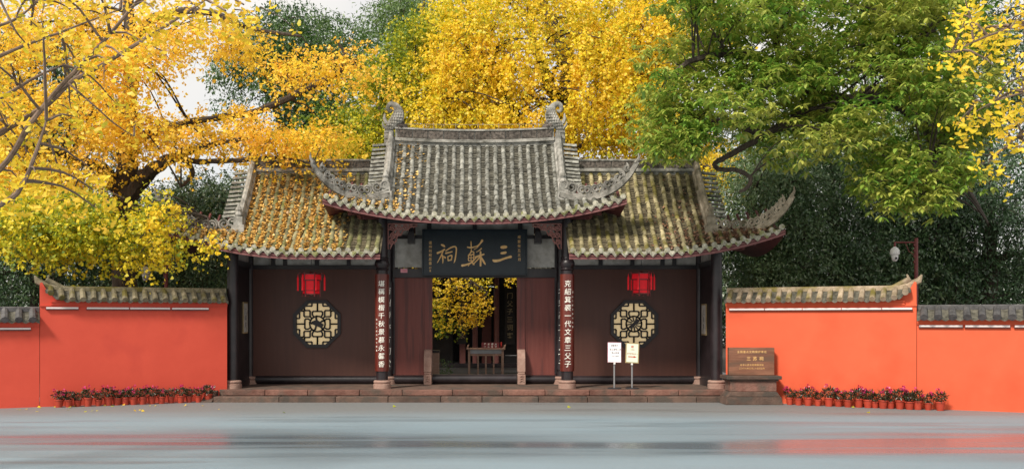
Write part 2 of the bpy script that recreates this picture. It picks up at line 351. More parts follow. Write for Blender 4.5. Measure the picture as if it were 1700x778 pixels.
def sprays(clumps, per, nleaf, length, droop, size, tint, seed=1, spread=.5, hang=0., jitter=.5, shell=.5, tvar=.16, upn=.8, tuft=1, rosette=False):
    """leaf arrays for sprays of leaves that arch out of each clump and hang"""
    g = np.random.default_rng(seed); PP, DD, NN, SS, TT, tw = [], [], [], [], [], []
    for (c, rx, rz, *_r) in clumps:
        k = max(3, int(per*g.uniform(.75, 1.25)))
        u = nrm(g.normal(size=(k,3))); rad = (shell+(1-shell)*g.random((k,1)))**.6
        O = np.array(c)+u*rad*np.array([rx, rx*.85, rz])
        d = u*np.array([1,1,.45])+np.array([0,0,.15])-np.array([0,0,hang])+g.normal(size=(k,3))*.25
        d = nrm(d); l = length*g.uniform(.6, 1.3, (k,1))
        s = np.linspace(.08, 1, nleaf)[None,:,None]
        P = O[:,None,:]+d[:,None,:]*l[:,None,:]*s + np.array([0,0,-1.])*droop*l[:,None,:]*s**2
        J = g.normal(size=P.shape)*size*jitter
        if tuft > 1:                                   # short shoots: several leaves share a node
            nn = nleaf//tuft; idx = (np.arange(nleaf)//tuft)*tuft
            P = P[:,idx,:]+J[:,idx,:]; J = g.normal(size=P.shape)*size*.42
        P = P+J
        tan = d[:,None,:]-2*droop*np.array([0,0,1.])*s
        if rosette:
            an = np.arange(nleaf)[None,:]*(2*math.pi/tuft)+g.normal(size=P.shape[:2])*.35+g.uniform(0,6.28,(k,1))
            rd_ = np.stack([np.cos(an), np.sin(an), g.normal(size=P.shape[:2])*.25-.42], 2)
            P = P-J*.7; D = nrm((rd_+tan*.25).reshape(-1,3)); Nn = nrm((rd_*np.array([.45,.45,0])+np.array([0,0,1.])+g.normal(size=P.shape)*.22).reshape(-1,3))
        else:
            D = nrm((tan*.35+J/size*spread*1.5+np.array([0,0,-.35])+g.normal(size=P.shape)*.35).reshape(-1,3))
            Nn = nrm((g.normal(size=P.shape)*.55+np.array([0,-.25,upn])).reshape(-1,3))
        m = k*nleaf; PP.append(P.reshape(-1,3)); DD.append(D); NN.append(Nn); SS.append(size*g.uniform(.5,1.3,m))
        ct = tint+g.normal()*tvar*.6; TT.append(np.repeat(ct+g.normal(size=k)*tvar*.5, nleaf)+g.normal(size=m)*tvar*.6)
        tw.append((O[:max(1,k//5)], P[:max(1,k//5), -1]))
    return [np.concatenate(a) for a in (PP, DD, NN, SS, TT)], tw
def limb(mb, pts, radii, n=8, wob=.04, sub=5, seed=0):
    r = np.random.default_rng(seed+int(abs(pts[0][0])*100))
    P = crm([tuple(p)+(q,) for p, q in zip(pts, radii)], sub)
    for i in range(1, len(P)-1): P[i][:3] += r.normal(size=3)*wob*max(P[i][3], .02)*3
    mb.tube([p[:3] for p in P], [max(p[3]*(1+r.normal()*.05), .004) for p in P], n)
    return [p[:3] for p in P]
def tree(name, label, base, limbs, clump_sets, bark, group=None, twigs=True, big=None, seed=0, wob=.04):
    """tree > trunk, crown (and the largest leaves as leaf parts). limbs: [(points, radii)]; clump_sets: [(clumps, spray kw, shape, material)]"""
    t = thing(name, base, label, 'tree', group); mb = MB(); nodes = []
    for i, (p, r) in enumerate(limbs): nodes += limb(mb, [Vector(q) for q in p], r, 10 if i == 0 else 7, wob, 6, seed+i)
    nodes = np.array(nodes)
    for j, (cl, kw, shape, m) in enumerate(clump_sets):
        (P, D, Nn, Sz, Tt), tw = sprays(cl, seed=seed*10+j, **kw)
        if twigs:
            for c in cl:
                q = np.array(c[0]); i = np.argmin(((nodes-q)**2).sum(1)+np.where(nodes[:,2] > q[2]+.6, 1.5, 0)); a = nodes[i]
                L_ = np.linalg.norm(a-q)
                if .05 < L_ < 5:
                    mid = (a+q)/2+np.array([0,0,.12*L_]); r0 = min(.05, .014+.009*L_)
                    limb(mb, [a, mid, q], [r0, r0*.7, r0*.35], 4, .1, 3, seed+j)
            for o_, e_ in tw:
                for a, b in zip(o_, e_): mb.tube([a, (a+b)/2+np.array([0,0,.03]), b], [.010,.007,.003], 3, cap=False)
        off = np.array(base)
        if big and j in big:
            nb = big[j]; idx = np.argsort(P[:,1]-.02*np.abs(P[:,2]-5)); vis = idx[:nb*6]; vis = np.random.default_rng(1).permutation(vis)[:nb]
            tints = np.array([.2,.4,.6,.8,.95]); mm = []
            for tv in tints:
                mm.append(leaf_mesh('leaf', np.zeros((1,3)), np.array([[0,1.,0]]), np.array([[0,0,1.]]), np.ones(1), shape, np.array([tv]), m))
            for i in vis:
                d_ = D[i]/np.linalg.norm(D[i]); sx = np.cross(d_, Nn[i]); sx /= np.linalg.norm(sx); n_ = np.cross(sx, d_)
                o = link('leaf', mm[int(np.argmin(abs(tints-Tt[i])))], t)
                s_ = Sz[i]; p = P[i]-off
                o.matrix_local = Matrix(((sx[0]*s_,d_[0]*s_,n_[0]*s_,p[0]),(sx[1]*s_,d_[1]*s_,n_[1]*s_,p[1]),(sx[2]*s_,d_[2]*s_,n_[2]*s_,p[2]),(0,0,0,1)))
            keep = np.ones(len(P), bool); keep[vis] = False; P, D, Nn, Sz, Tt = P[keep], D[keep], Nn[keep], Sz[keep], Tt[keep]
        link('crown', leaf_mesh('crown', P-off, D, Nn, Sz, shape, Tt, m), t)
    mb.build('trunk', bark, t, True)
    return t

# ------------------------------------------------------------------ ground
def ground_mat():
    m = bpy.data.materials.new('damp_concrete_pavement'); m.use_nodes = True; t = m.node_tree; N = t.nodes; L = t.links; b = N['Principled BSDF']
    g = N.new('ShaderNodeTexCoord')
    def noise(sc, scale, detail=5, rough=.6):
        mp = N.new('ShaderNodeMapping'); mp.inputs['Scale'].default_value = sc; L.new(g.outputs['Object'], mp.inputs[0])
        n = N.new('ShaderNodeTexNoise'); n.inputs['Scale'].default_value = scale; n.inputs['Detail'].default_value = detail
        n.inputs['Roughness'].default_value = rough; L.new(mp.outputs[0], n.inputs['Vector']); return n.outputs['Fac']
    def rng_(x, a, b_, c, d):
        q = N.new('ShaderNodeMapRange'); q.interpolation_type = 'SMOOTHSTEP'
        for i, v in enumerate((a, b_, c, d)): q.inputs[i+1].default_value = v
        L.new(x, q.inputs[0]); return q.outputs[0]
    def math_(op, a, b_):
        q = N.new('ShaderNodeMath'); q.operation = op
        for i, v in enumerate((a, b_)):
            if isinstance(v, (int, float)): q.inputs[i].default_value = v
            else: L.new(v, q.inputs[i])
        return q.outputs[0]
    def mix(f, a, b_):
        q = N.new('ShaderNodeMix'); q.data_type = 'RGBA'; L.new(f, q.inputs[0])
        for i, v in ((6, a), (7, b_)):
            if isinstance(v, tuple): q.inputs[i].default_value = (*v, 1)
            else: L.new(v, q.inputs[i])
        return q.outputs[2]
    fine = noise((1,1,1), 9, 8, .7); col = mix(fine, (.185,.24,.28), (.25,.315,.355))
    grain = rng_(noise((1,1,1), 55, 3, .8), .35, .68, 0, .35); col = mix(grain, col, (.13,.16,.18))
    blotch = rng_(noise((.35,1,1), .8), .35, .7, 0, 1); col = mix(blotch, col, (.215,.285,.33))
    # damp film: long patches that run across the forecourt
    wet = rng_(noise((.07,.62,1), 1.0, 4), .50, .60, 0, 1)
    sx = N.new('ShaderNodeSeparateXYZ'); L.new(g.outputs['Object'], sx.inputs[0])
    wob = math_('ADD', sx.outputs[1], math_('MULTIPLY', math_('SUBTRACT', noise((.07,.22,1), 1.0, 3), .5), 5.5))
    band = math_('MULTIPLY', rng_(wob, -12.6, -9.4, 0, 1), rng_(wob, -9.4, -6.8, 1, 0))      # damp band placed to mirror the red walls
    wet = math_('MAXIMUM', math_('MULTIPLY', wet, .55), band)
    streak = rng_(noise((.08,1.1,1), 1.3, 3), .36, .6, .55, 1); wet = math_('MULTIPLY', wet, streak)
    col = mix(math_('MULTIPLY', wet, .55), col, (.085,.1,.115))
    gate_dim = rng_(math_('ADD', sx.outputs[1], math_('MULTIPLY', noise((.25,.6,1), 1.0, 4), 1.6)), -5.0, -2.2, 0, 1); col = mix(math_('MULTIPLY', gate_dim, .8), col, mix(fine, (.13,.125,.12), (.22,.21,.2)))  # gate's dim reflection painted in as grey towards the steps
    L.new(col, b.inputs['Base Color'])
    L.new(math_('SUBTRACT', .72, math_('MULTIPLY', wet, .62)), b.inputs['Roughness'])
    b.inputs['Specular IOR Level'].default_value = .5
    bp = N.new('ShaderNodeBump'); bp.inputs['Strength'].default_value = .25; bp.inputs['Distance'].default_value = .01
    L.new(noise((1,1,1), 40, 6), bp.inputs['Height']); L.new(bp.outputs[0], b.inputs['Normal'])
    return m
gm = MB(); gm.grid([[(x, y, 0) for x in (-600,-60,-20,0,20,60,600)] for y in (-100,-20,-5,0,30,900)])
tag(gm.build('pavement', ground_mat()), 'pale blue-grey damp pavement in front of the temple gate', None, None, 'structure')
soil = MB(); soil.grid([[(x, y, .004) for x in (-60,-7.1)] for y in (.6, 60)]); soil.grid([[(x, y, .004) for x in (7.1,60)] for y in (.6, 60)])
tag(soil.build('garden_ground', M['soil']), 'dark garden soil under the trees behind the red walls', None, None, 'structure')

# ------------------------------------------------------------------ platform and steps
PL = .30
pf = thing('stone_platform', (0,0,0), 'low reddish sandstone platform with two worn steps under the gate', 'platform')
MB().bx(-6.95,6.95,-.40,4.2,.0,PL).build('floor_slab', M['stoned'], pf)
xs = [-6.8,-5.65,-4.5,-3.1,-1.95,-.6,.75,1.9,3.1,4.2,5.5,6.8]
for i in range(len(xs)-1):
    b = MB().bx(xs[i]+.006, xs[i+1]-.006, -.70+random.uniform(0,.02), -.403, .155, PL+.003+random.uniform(0,.006))
    b.build('step_stone', M['stone'], pf, bevel=.018)
xs = [-6.95,-5.2,-3.7,-2.3,-.9,.2,1.7,3.0,4.6,5.9,6.95]
for i in range(len(xs)-1):
    b = MB().bx(xs[i]+.006, xs[i+1]-.006, -1.05+random.uniform(0,.02), -.703, -.05, .148+random.uniform(0,.006))
    b.build('step_stone', M['stoned'], pf, bevel=.018)
for sx in (-1, 1):
    MB().prism([(-1.12,0),(-.35,0),(-.35,.30),(-.5,.30)], (sx*6.98,0,-.02), (0,1,0), (0,0,1), (sx*.3,0,0)).build('cheek_stone', M['stoned'], pf, bevel=.015)

# ------------------------------------------------------------------ gate house
G = thing('gate_house', (0,0,PL), 'three-bay temple gate with grey tiled upturned roofs and dark maroon walls', 'gate house')
YF = 1.8
def column(x, y, z1, r=.16, base=True):
    c = MB().lathe([(r*1.02,PL+.16),(r*1.03,PL+1.2),(r,PL+2.4),(r*.96,z1)], (x,y,0), 20).build('column', M['black'], G, True)
    if base: MB().lathe([(.245,PL),(.245,PL+.12),(.215,PL+.135),(.235,PL+.155),(.24,PL+.19),(.215,PL+.225),(r*1.05,PL+.23)], (x,y,0), 20).build('column_base', M['stonep'], c, True)
    return c
for sx in (-1,1):
    c = column(sx*2.56, 0, 5.2)
    # carved collar at the head of the couplet board
    MB().lathe([(.165,3.55),(.195,3.58),(.165,3.62),(.2,3.68),(.215,3.75),(.19,3.82),(.165,3.85),(.185,3.88),(.165,3.92)], (sx*2.56,0,0), 20).build('carved_collar', M['black'], c, True)
    column(sx*6.69, 0, 4.45); column(sx*2.57, YF-.02, 5.9, .15); column(sx*6.66, YF, 5.2, .13)
    column(sx*6.66, 3.6, 4.4); column(sx*2.57, 3.6, 5.4)
# side bay walls with octagonal opening
def octa(cx, cz, a):
    r = a/math.cos(math.pi/8); return [(cx+r*math.cos(math.pi/8+k*math.pi/4), cz+r*math.sin(math.pi/8+k*math.pi/4)) for k in range(8)]
def wall_with_hole(x0, x1, z0, z1, hole, y0, y1):
    mb = MB(); out = []
    for (hx, hz) in hole:                       # project the octagon's corners on the rectangle
        cx = sum(p[0] for p in hole)/8; cz = sum(p[1] for p in hole)/8; dx, dz = hx-cx, hz-cz
        t = min(((x1-cx)/dx if dx > 0 else (x0-cx)/dx), ((z1-cz)/dz if dz > 0 else (z0-cz)/dz)); out.append((cx+dx*t, cz+dz*t))
    corners = [(x1,z1),(x0,z1),(x0,z0),(x1,z0)]
    n = 8; v = []; f = []
    for y in (y0, y1):
        v += [(p[0], y, p[1]) for p in hole] + [(p[0], y, p[1]) for p in out] + [(p[0], y, p[1]) for p in corners]
    for s_, base in ((1,0),(-1,20)):
        for k in range(8):
            k2 = (k+1) % 8; a, b = out[k], out[k2]; q = [base+k, base+8+k]
            if abs(a[0]-b[0]) > 1e-6 and abs(a[1]-b[1]) > 1e-6:
                ci = min(range(4), key=lambda i: abs(corners[i][0]-a[0])+abs(corners[i][1]-b[1]) if min(abs(corners[i][0]-a[0]),abs(corners[i][0]-b[0]))<1e-6 and min(abs(corners[i][1]-a[1]),abs(corners[i][1]-b[1]))<1e-6 else 1e9)
                q.append(base+16+ci)
            q += [base+8+k2, base+k2]; f.append(tuple(q if s_ > 0 else q[::-1]))
    f += [(k, (k+1) % 8, 20+(k+1) % 8, 20+k) for k in range(8)]
    mb.add(v, f); return mb
def lattice(cx, cz, kind):
    a = .60; fr = MB(); oo, ii = octa(cx, cz, .70), octa(cx, cz, .605); y0, y1 = YF-.12, YF+.06
    v = [(p[0],y0,p[1]) for p in oo]+[(p[0],y0,p[1]) for p in ii]+[(p[0],y1,p[1]) for p in oo]+[(p[0],y1,p[1]) for p in ii]; f = []
    for k in range(8):
        j = (k+1) % 8; f += [(k,j,8+j,8+k),(k,16+k,16+j,j),(8+k,8+j,24+j,24+k)]
    win = MB().add(v, f).build('octagonal_window', M['lattice'], G)
    bars = MB(); wd = .043
    def bar(pts, closed=False, w_=wd):
        P = [Vector((cx+p[0]*a, YF-.03, cz+p[1]*a)) for p in pts]
        if closed: P.append(P[0])
        for p, q in zip(P[:-1], P[1:]):
            d = (q-p); l = d.length
            if l < 1e-5: continue
            d /= l; n = Vector((-d.z,0,d.x))*w_/2; e = d*w_*.32
            bars.add([p-e+n, q+e+n, q+e-n, p-e-n]+[Vector((r_.x, YF+.022, r_.z)) for r_ in (p-e+n, q+e+n, q+e-n, p-e-n)],
                     [(0,1,2,3),(0,4,5,1),(1,5,6,2),(2,6,7,3),(3,7,4,0)])
    def rr(pts): return pts
    for sx in (-1,1):
        for sy in (-1,1):
            def q(pts): return [(sx*x, sy*y) for x, y in pts]
            for sw in (False, True):
                def z(pts): return q([(y,x) for x, y in pts]) if sw else q(pts)
                bar(z([(0,.62),(0,1)]))
                bar(z([(0,.62),(.20,.62),(.25,.57),(.25,.46),(.20,.38)]))
                bar(z([(.27,1),(.27,.91),(.30,.88),(.56,.88)]))
                bar(z([(.64,.78),(.64,.70),(.60,.66),(.40,.66),(.36,.62),(.36,.36)]))
            bar(q([(.36,.36),(.27,.27)]))
    ring = [(.38*math.cos(t), .38*math.sin(t)) for t in np.linspace(0, 2*math.pi, 25)]
    bar(ring)
    if kind == 0:
        for k in range(5):
            t = k*2*math.pi/5+.3; bar([(.1*math.cos(t),.1*math.sin(t)),(.28*math.cos(t+.25),.28*math.sin(t+.25)),(.4*math.cos(t+.1),.4*math.sin(t+.1))], w_=.05)
        bars.prism([(-.17,.07),(-.02,.13),(.19,-.02),(.12,-.12),(-.05,-.05),(-.14,-.01)], (cx,YF-.045,cz), (1,0,0), (0,0,1), (0,.06,0))
    else:
        for k in range(12):
            t = k*2*math.pi/12; bar([(.14*math.cos(t),.14*math.sin(t)),(.4*math.cos(t+.15),.4*math.sin(t+.15))], w_=.034)
        bars.prism([(-.17,-.10),(-.08,-.14),(.17,.08),(.1,.15)], (cx,YF-.045,cz), (1,0,0), (0,0,1), (0,.06,0))
    bars.build('lattice', M['lattice'], win)
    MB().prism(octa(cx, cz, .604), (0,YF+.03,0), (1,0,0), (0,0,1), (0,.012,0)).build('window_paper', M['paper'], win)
for sx, wx, kd in ((-1,-4.65,0),(1,4.71,1)):
    x0, x1 = sorted((sx*2.62, sx*6.62))
    wall_with_hole(x0, x1, PL+.24, 3.68, octa(wx, 2.07, .69), YF-.05, YF+.06).build('bay_wall', M['maroon'], G)
    lattice(wx, 2.07, kd)
    MB().tube([(x0,YF-.03,PL+.12),(x1,YF-.03,PL+.12)], .125, 14, flat=(1,.9,1)).build('floor_beam', M['black'], G, True)
    MB().bx(x0,x1,YF-.09,YF+.08,3.682,3.80).build('tie_beam', M['black'], G)
    b = (-6.62,-5.95,-5.6,-4.66,-3.72,-2.66) if sx < 0 else (2.66,3.72,4.66,5.55,5.9,6.62)
    for k in range(5):
        MB().bx(b[k]+.06,b[k+1]-.06,YF-.02,YF+.03,3.803,4.5).build('plaster_panel', M['plaster'], G)
    for k in range(6):
        MB().bx(b[k]-.058,b[k]+.058,YF-.07,YF+.07,3.803,4.9).build('post', M['black'], G)
    MB().bx(min(x0,x1),max(x0,x1),YF-.085,YF+.085,4.5,4.7).build('tie_beam', M['black'], G)
    # side walls of the porch
    xx = sx*6.69
    MB().bx(xx-.06,xx+.06,.17,YF-.14,PL+.2,3.7).build('side_wall', M['black'], G)
    MB().bx(xx-.09,xx+.09,-.0,YF+1.8,3.702,3.86).build('tie_beam', M['black'], G)
    MB().bx(xx-.03,xx+.03,.17,YF-.14,3.862,4.3).build('plaster_panel', M['plaster'], G)
    MB().bx(xx-.09,xx+.09,.17,YF-.14,PL,PL+.2).build('floor_beam', M['black'], G)
    MB().bx(min(sx*2.7,sx*6.5),max(sx*2.7,sx*6.5),-.09,.09,4.02,4.28).build('front_beam', M['black'], G)
MB().bx(-2.42,2.42,-.09,.09,4.86,5.12).build('front_beam', M['black'], G)
# central bay
for sx in (-1,1):
    x0, x1 = sorted((sx*1.48, sx*2.40)); MB().bx(x0,x1,YF-.03,YF+.04,PL+.26,3.43).build('door_panel', M['door'], G)
    for a in (x0, x1-.06): MB().bx(a,a+.06,YF-.05,YF-.032,PL+.26,3.43).build('panel_stile', M['door'], G)
    x0, x1 = sorted((sx*1.25, sx*1.478)); MB().bx(x0,x1,YF-.1,YF+.08,PL+.9,3.43).build('door_jamb', M['door'], G)
    x0, x1 = sorted((sx*1.5, sx*2.44)); MB().tube([(x0,YF-.03,PL+.13),(x1,YF-.03,PL+.13)], .125, 14).build('threshold', M['black'], G, True)
    # carved stone jamb foot
    xx = sx*1.372
    jf = MB().bx(xx-.115,xx+.115,YF-.42,YF+.1,PL,PL+.3).build('jamb_stone', M['stonep'], G, bevel=.02)
    MB().bx(xx-.10,xx+.10,YF-.38,YF+.08,PL+.303,PL+.36).build('jamb_moulding', M['stonep'], jf, bevel=.02)
    MB().prism([(-.36,0),(.08,0),(.08,.66),(-.12,.66),(-.2,.63),(-.26,.5),(-.33,.42)], (xx-.115,YF,PL+.363), (0,1,0), (0,0,1), (.23,0,0)).build('jamb_block', M['stonep'], jf, bevel=.02)
    for k in range(3):
        z = PL+.09+k*.07; MB().tube([(xx-.07+.01*k,YF-.425,z),(xx,YF-.44,z+.04),(xx+.07-.01*k,YF-.425,z)], .014, 6).build('carving', M['stonep'], jf, True)
    x0, x1 = sorted((sx*1.56, sx*2.36)); MB().bx(x0,x1,YF-.02,YF+.03,3.74,4.58).build('plaster_panel', M['plaster'], G)
    x0, x1 = sorted((sx*1.50, sx*2.42)); MB().bx(x0,x1,YF-.07,YF+.07,4.58,4.68).build('tie_beam', M['black'], G)
    MB().bx(sx*2.39-.03,sx*2.39+.03,YF-.08,YF+.06,PL+.3,4.58).build('post', M['black'], G)
    pg = MB(); pg.prism([(.075*math.cos(k*math.pi/3),.062*math.sin(k*math.pi/3)) for k in range(6)], (sx*.88,YF-.22,3.56), (1,0,0), (0,0,1), (0,.12,0)); pg.build('door_peg', M['carve'], G, bevel=.012)
MB().tube([(-1.24,YF-.05,PL+.15),(1.24,YF-.05,PL+.15)], .145, 16).build('threshold', M['black'], G, True)
MB().bx(-2.42,2.42,YF-.1,YF+.1,3.434,3.70).build('lintel', M['black'], G, bevel=.01)
for k, (a, b) in enumerate(((-2.36,-1.95),(-1.75,-1.4),(-1.28,-.06),(.06,1.28),(1.4,1.75),(1.95,2.36))):
    MB().bx(a,b,YF-.02,YF+.03,4.685,5.15).build('plaster_panel', M['plaster'], G)
for x in (-1.85,-1.34,0,1.34,1.85): MB().bx(x-.062,x+.062,YF-.1,YF+.06,4.69,5.3).build('post', M['black'], G)
for x in (-1.85,1.85): MB().prism([(-.1,0),(.1,0),(.1,.22),(.06,.34),(-.06,.34),(-.1,.22)], (x,YF-.5,4.42), (1,0,0), (0,0,1), (0,.4,0)).build('bracket_block', M['black'], G)
MB().bx(-2.42,2.42,YF-.09,YF+.09,5.15,5.4).build('tie_beam', M['black'], G)
np_ = MB().bx(-2.18,-1.98,YF-.125,YF-.103,3.58,3.69).build('number_plate', M['pink'], G)
tmb = MB(); text_on(tmb, hline('三苏祠', -2.08, 3.635, .05), lambda u, v: Vector((u, YF-.1275, v))); tmb.build('lettering', M['redp'], np_)
# carved brackets beside the middle columns
def spiral(c, r, turns, a0, U, V, r0=.02):
    return [Vector(c)+Vector(U)*(math.cos(a0+t*turns*2*math.pi)*(r*(1-t)+r0*t))+Vector(V)*(math.sin(a0+t*turns*2*math.pi)*(r*(1-t)+r0*t)) for t in np.linspace(0,1,int(10*turns)+4)]
for sx in (-1,1):
    br = MB(); o = Vector((sx*2.40, 0, 4.84)); U = (-sx,0,0); V = (0,0,1)
    pts = [(0,0),(.82,0),(.80,-.06),(.62,-.08),(.55,-.16),(.42,-.17),(.36,-.3),(.26,-.33),(.22,-.48),(.12,-.55),(.06,-.68),(0,-.7)]
    P = [o+Vector(U)*p[0]+Vector(V)*p[1] for p in pts]; br.tube(P+[P[0]], .022, 6)
    for cx_, cz_, rr_ in ((.12,-.12,.1),(.12,-.32,.095),(.1,-.5,.08),(.3,-.1,.095),(.27,-.26,.07),(.48,-.08,.075),(.63,-.045,.045)):
        br.tube(spiral(o+Vector(U)*cx_+Vector(V)*cz_, rr_, 1.6, random.uniform(0,6), U, V), .02, 6)
        br.tube([o+Vector(U)*(cx_-.1)+Vector(V)*(cz_-.05), o+Vector(U)*cx_+Vector(V)*(cz_+.02), o+Vector(U)*(cx_+.1)+Vector(V)*(cz_-.06)], .02, 6)
    br.build('carved_bracket', M['carve'], G, True)

# ------------------------------------------------------------------ roofs
TL = .235; TR = .069
def tile_mb(L=TL, r=TR):
    m = MB(); n = 8; rows = []
    for (y, q) in ((0,r*1.06),(L*.12,r*1.06),(L*.16,r*.97),(L*1.06,r*.9)):
        rows.append([(q*math.cos(math.pi*k/n), y, q*math.sin(math.pi*k/n)-.01) for k in range(n+1)])
    m.grid(rows); b = len(m.v); m.add([(p[0],p[1],p[2]) for p in rows[0]], [tuple(range(n+1))]); return m
TILE = tile_mb()
def frame(p, tan, side=None):
    """matrix with y along tan (uphill), z up off the slope"""
    y = tan.normalized(); x = y.cross(Vector((0,0,1))).normalized() if side is None else side.normalized(); z = x.cross(y).normalized()
    return Matrix(((x.x,y.x,z.x,p.x),(x.y,y.y,z.y,p.y),(x.z,y.z,z.z,p.z),(0,0,0,1)))
def drip_mb():
    m = MB(); pts = [(-.105,.035),(-.06,.012),(0,.0),(.06,.012),(.105,.035),(.105,-.02),(.075,-.075),(.035,-.115),(0,-.145),(-.035,-.115),(-.075,-.075),(-.105,-.02)]
    m.prism(pts, (0,0,0), (1,0,0), (0,0,1), (0,.022,0))
    m.tube([(-.07,-.008,-.02),(-.04,-.01,-.07),(0,-.01,-.105),(.04,-.01,-.07),(.07,-.008,-.02)], .008, 4); return m
def end_mb():
    m = MB(); m.prism([(.076*math.cos(k*math.pi/7), .076*math.sin(k*math.pi/7)) for k in range(14)], (0,0,.0), (1,0,0), (0,0,1), (0,.03,0))
    m.prism([(.05*math.cos(k*math.pi/5), .05*math.sin(k*math.pi/5)) for k in range(10)], (0,-.008,.0), (1,0,0), (0,0,1), (0,.012,0)); return m
DRIP = drip_mb().mesh('drip_tile', M['drip']); ENDM = end_mb().mesh('end_tile', M['drip']); TILEM = TILE.mesh('cover_tile', M['tile'], True)
class Roof:
    def __init__(s, xv, xc, ze, zr, lift, yr=1.3, ye=-1.0, x0=0., a=.72, tv=.29):
        s.xv, s.xc, s.ze, s.zr, s.liftf, s.yr, s.ye, s.x0, s.a, s.tv = xv, xc, ze, zr, lift, yr, ye, x0, a, tv
    def eave(s, X):
        c = max(0, (abs(X)-s.xv)/(s.xc-s.xv)); return Vector((X, s.ye-.18*c*c, s.ze+s.liftf(abs(X))))
    def S(s, X, t, back=False):
        e = s.eave(X); z = e.z+(s.zr-e.z)*(s.a*t+(1-s.a)*t*t); y = e.y+(s.yr-e.y)*t
        if back: y = 2*s.yr-y
        return Vector((X, y, z))
    def th(s, X):
        if abs(X) <= s.xv: return 1.
        q = (abs(X)-s.xv)/(s.xc-s.xv); return max(.0, s.tv*(1-q)**.85)
    def sheet(s, sgn_list, xs, dz, back=True, tmax=1.):
        m = MB()
        for bk in ((False, True) if back else (False,)):
            rows = []
            for X in xs:
                th = min(s.th(X), tmax); rows.append([s.S(X, th*k/10, bk)+Vector((0,0,dz)) for k in range(11)])
            m.grid(rows if not bk else [r[::-1] for r in rows])
        return m
lift_main = lambda x: .47*(x/3.85)**2.2
lift_wing = lambda x: .60*max(0,(x-4.6)/3.5)**2
RM = Roof(2.42, 4.02, 4.93, 7.32, lift_main)
RW = Roof(6.42, 8.25, 4.00, 6.52, lift_wing)
def arc_positions(rf, X, t1):
    pts = [rf.S(X, t1*k/60) for k in range(61)]; L_ = [0]
    for a, b in zip(pts[:-1], pts[1:]): L_.append(L_[-1]+(b-a).length)
    return pts, L_
def at_len(pts, L_, l):
    l = min(max(l, 0), L_[-1]); i = min(np.searchsorted(L_, l, 'right')-1, len(pts)-2)
    f = (l-L_[i])/(L_[i+1]-L_[i]+1e-9); return pts[i].lerp(pts[i+1], f), (pts[i+1]-pts[i])
def build_roof(rf, name, ribs, mats, single=None, sides=(-1,1), edge0=None, label=None):
    mt, me_, md = mats
    xs = sorted(set([*np.linspace(ribs[0]-.12, ribs[-1]+.12, 40), *[x for x in (-rf.xv, rf.xv, -rf.xv-.001, rf.xv+.001) if ribs[0] < x < ribs[-1]]]))
    pm = M['pan'] if rf is RM else M['panw']; root = rf.sheet(None, xs, -.03).build(name, pm, G, True)
    if label: root['label'] = label
    cov = MB(); pan = MB(); nt_ = 0
    step = ribs[1]-ribs[0]
    for i, X in enumerate(ribs):
        t1 = rf.th(X); pts, L_ = arc_positions(rf, X, t1); n = max(1, int(round(L_[-1]/TL))) if L_[-1] > .12 else 0
        for k in range(n):
            ln = L_[-1]/n; p, tn = at_len(pts, L_, k*ln); Mx = frame(p+Vector((random.uniform(-.010,.010),0,.012+random.uniform(-.007,.007))), tn)
            Mx = Mx @ Matrix.Rotation(random.uniform(-.06,.06), 4, 'Z') @ Matrix.Diagonal((1, ln/TL, 1, 1))
            if single and single(X):
                o = link('cover_tile', TILEM, root); o.matrix_local = Matrix.Translation(-wl(root)) @ Mx
            else: cov.add([Mx @ Vector(v) for v in TILE.v], TILE.f)
        e = rf.eave(X); o = link('end_tile', ENDM, root); o.location = e+Vector((0,-.034,.035))-wl(root); o.rotation_euler = (R(random.uniform(-4,4)), R(random.uniform(-20,20)), 0)
    for i in range(len(ribs)-1):
        X = (ribs[i]+ribs[i+1])/2; t1 = rf.th(X); pts, L_ = arc_positions(rf, X, t1); n = max(1, int(L_[-1]/.075)); hw = step/2-.042
        for k in range(n):
            p, tn = at_len(pts, L_, k*.075); Mx = frame(p+Vector((random.uniform(-.004,.004),0,0)), tn) @ Matrix.Rotation(random.uniform(-.05,.05), 4, 'Z'); h = random.uniform(.018,.034)
            pan.grid([[Mx @ Vector((hw*u, y, z+.03*u*u-.012)) for u in (-1,-.4,.4,1)] for y, z in ((-.002,h-.02),(0,h),(.095,.0))])
        e = rf.eave(X); o = link('drip_tile', DRIP, root); o.location = e+Vector((0,-.03,.0))-wl(root); o.rotation_euler = (R(random.uniform(-6,8)), R(random.uniform(-5,5)), R(random.uniform(-5,5)))
    if cov.v: tag(cov.build('cover_tiles', mt, root, True), kind='stuff')
    tag(pan.build('pan_tiles', pm, root), kind='stuff')
    # fascia board under the drip tiles and the red soffit with rafters
    xs = np.linspace(ribs[0]-.1, ribs[-1]+.1, 40)
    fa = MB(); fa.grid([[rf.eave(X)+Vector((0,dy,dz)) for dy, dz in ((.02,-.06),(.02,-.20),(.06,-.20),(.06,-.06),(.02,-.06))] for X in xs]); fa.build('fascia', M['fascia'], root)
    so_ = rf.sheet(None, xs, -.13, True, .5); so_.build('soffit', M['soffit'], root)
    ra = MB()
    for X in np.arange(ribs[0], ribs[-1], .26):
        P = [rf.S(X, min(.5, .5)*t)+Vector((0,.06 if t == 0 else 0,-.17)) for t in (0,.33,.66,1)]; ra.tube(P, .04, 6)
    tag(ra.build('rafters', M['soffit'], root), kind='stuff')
    return root
rm_ribs = list(np.linspace(-3.92, 3.92, 34))
main_roof = build_roof(RM, 'main_roof', rm_ribs, (M['tile_m'], None, None), lambda X: abs(X) < 2.42, label='tall grey middle roof with pale tile rows')
wr_ribs = list(np.linspace(2.62, 8.12, 23))
right_roof = build_roof(RW, 'wing_roof', wr_ribs, (M['moss'], None, None), label='lower roof with yellow moss and few fallen leaves')
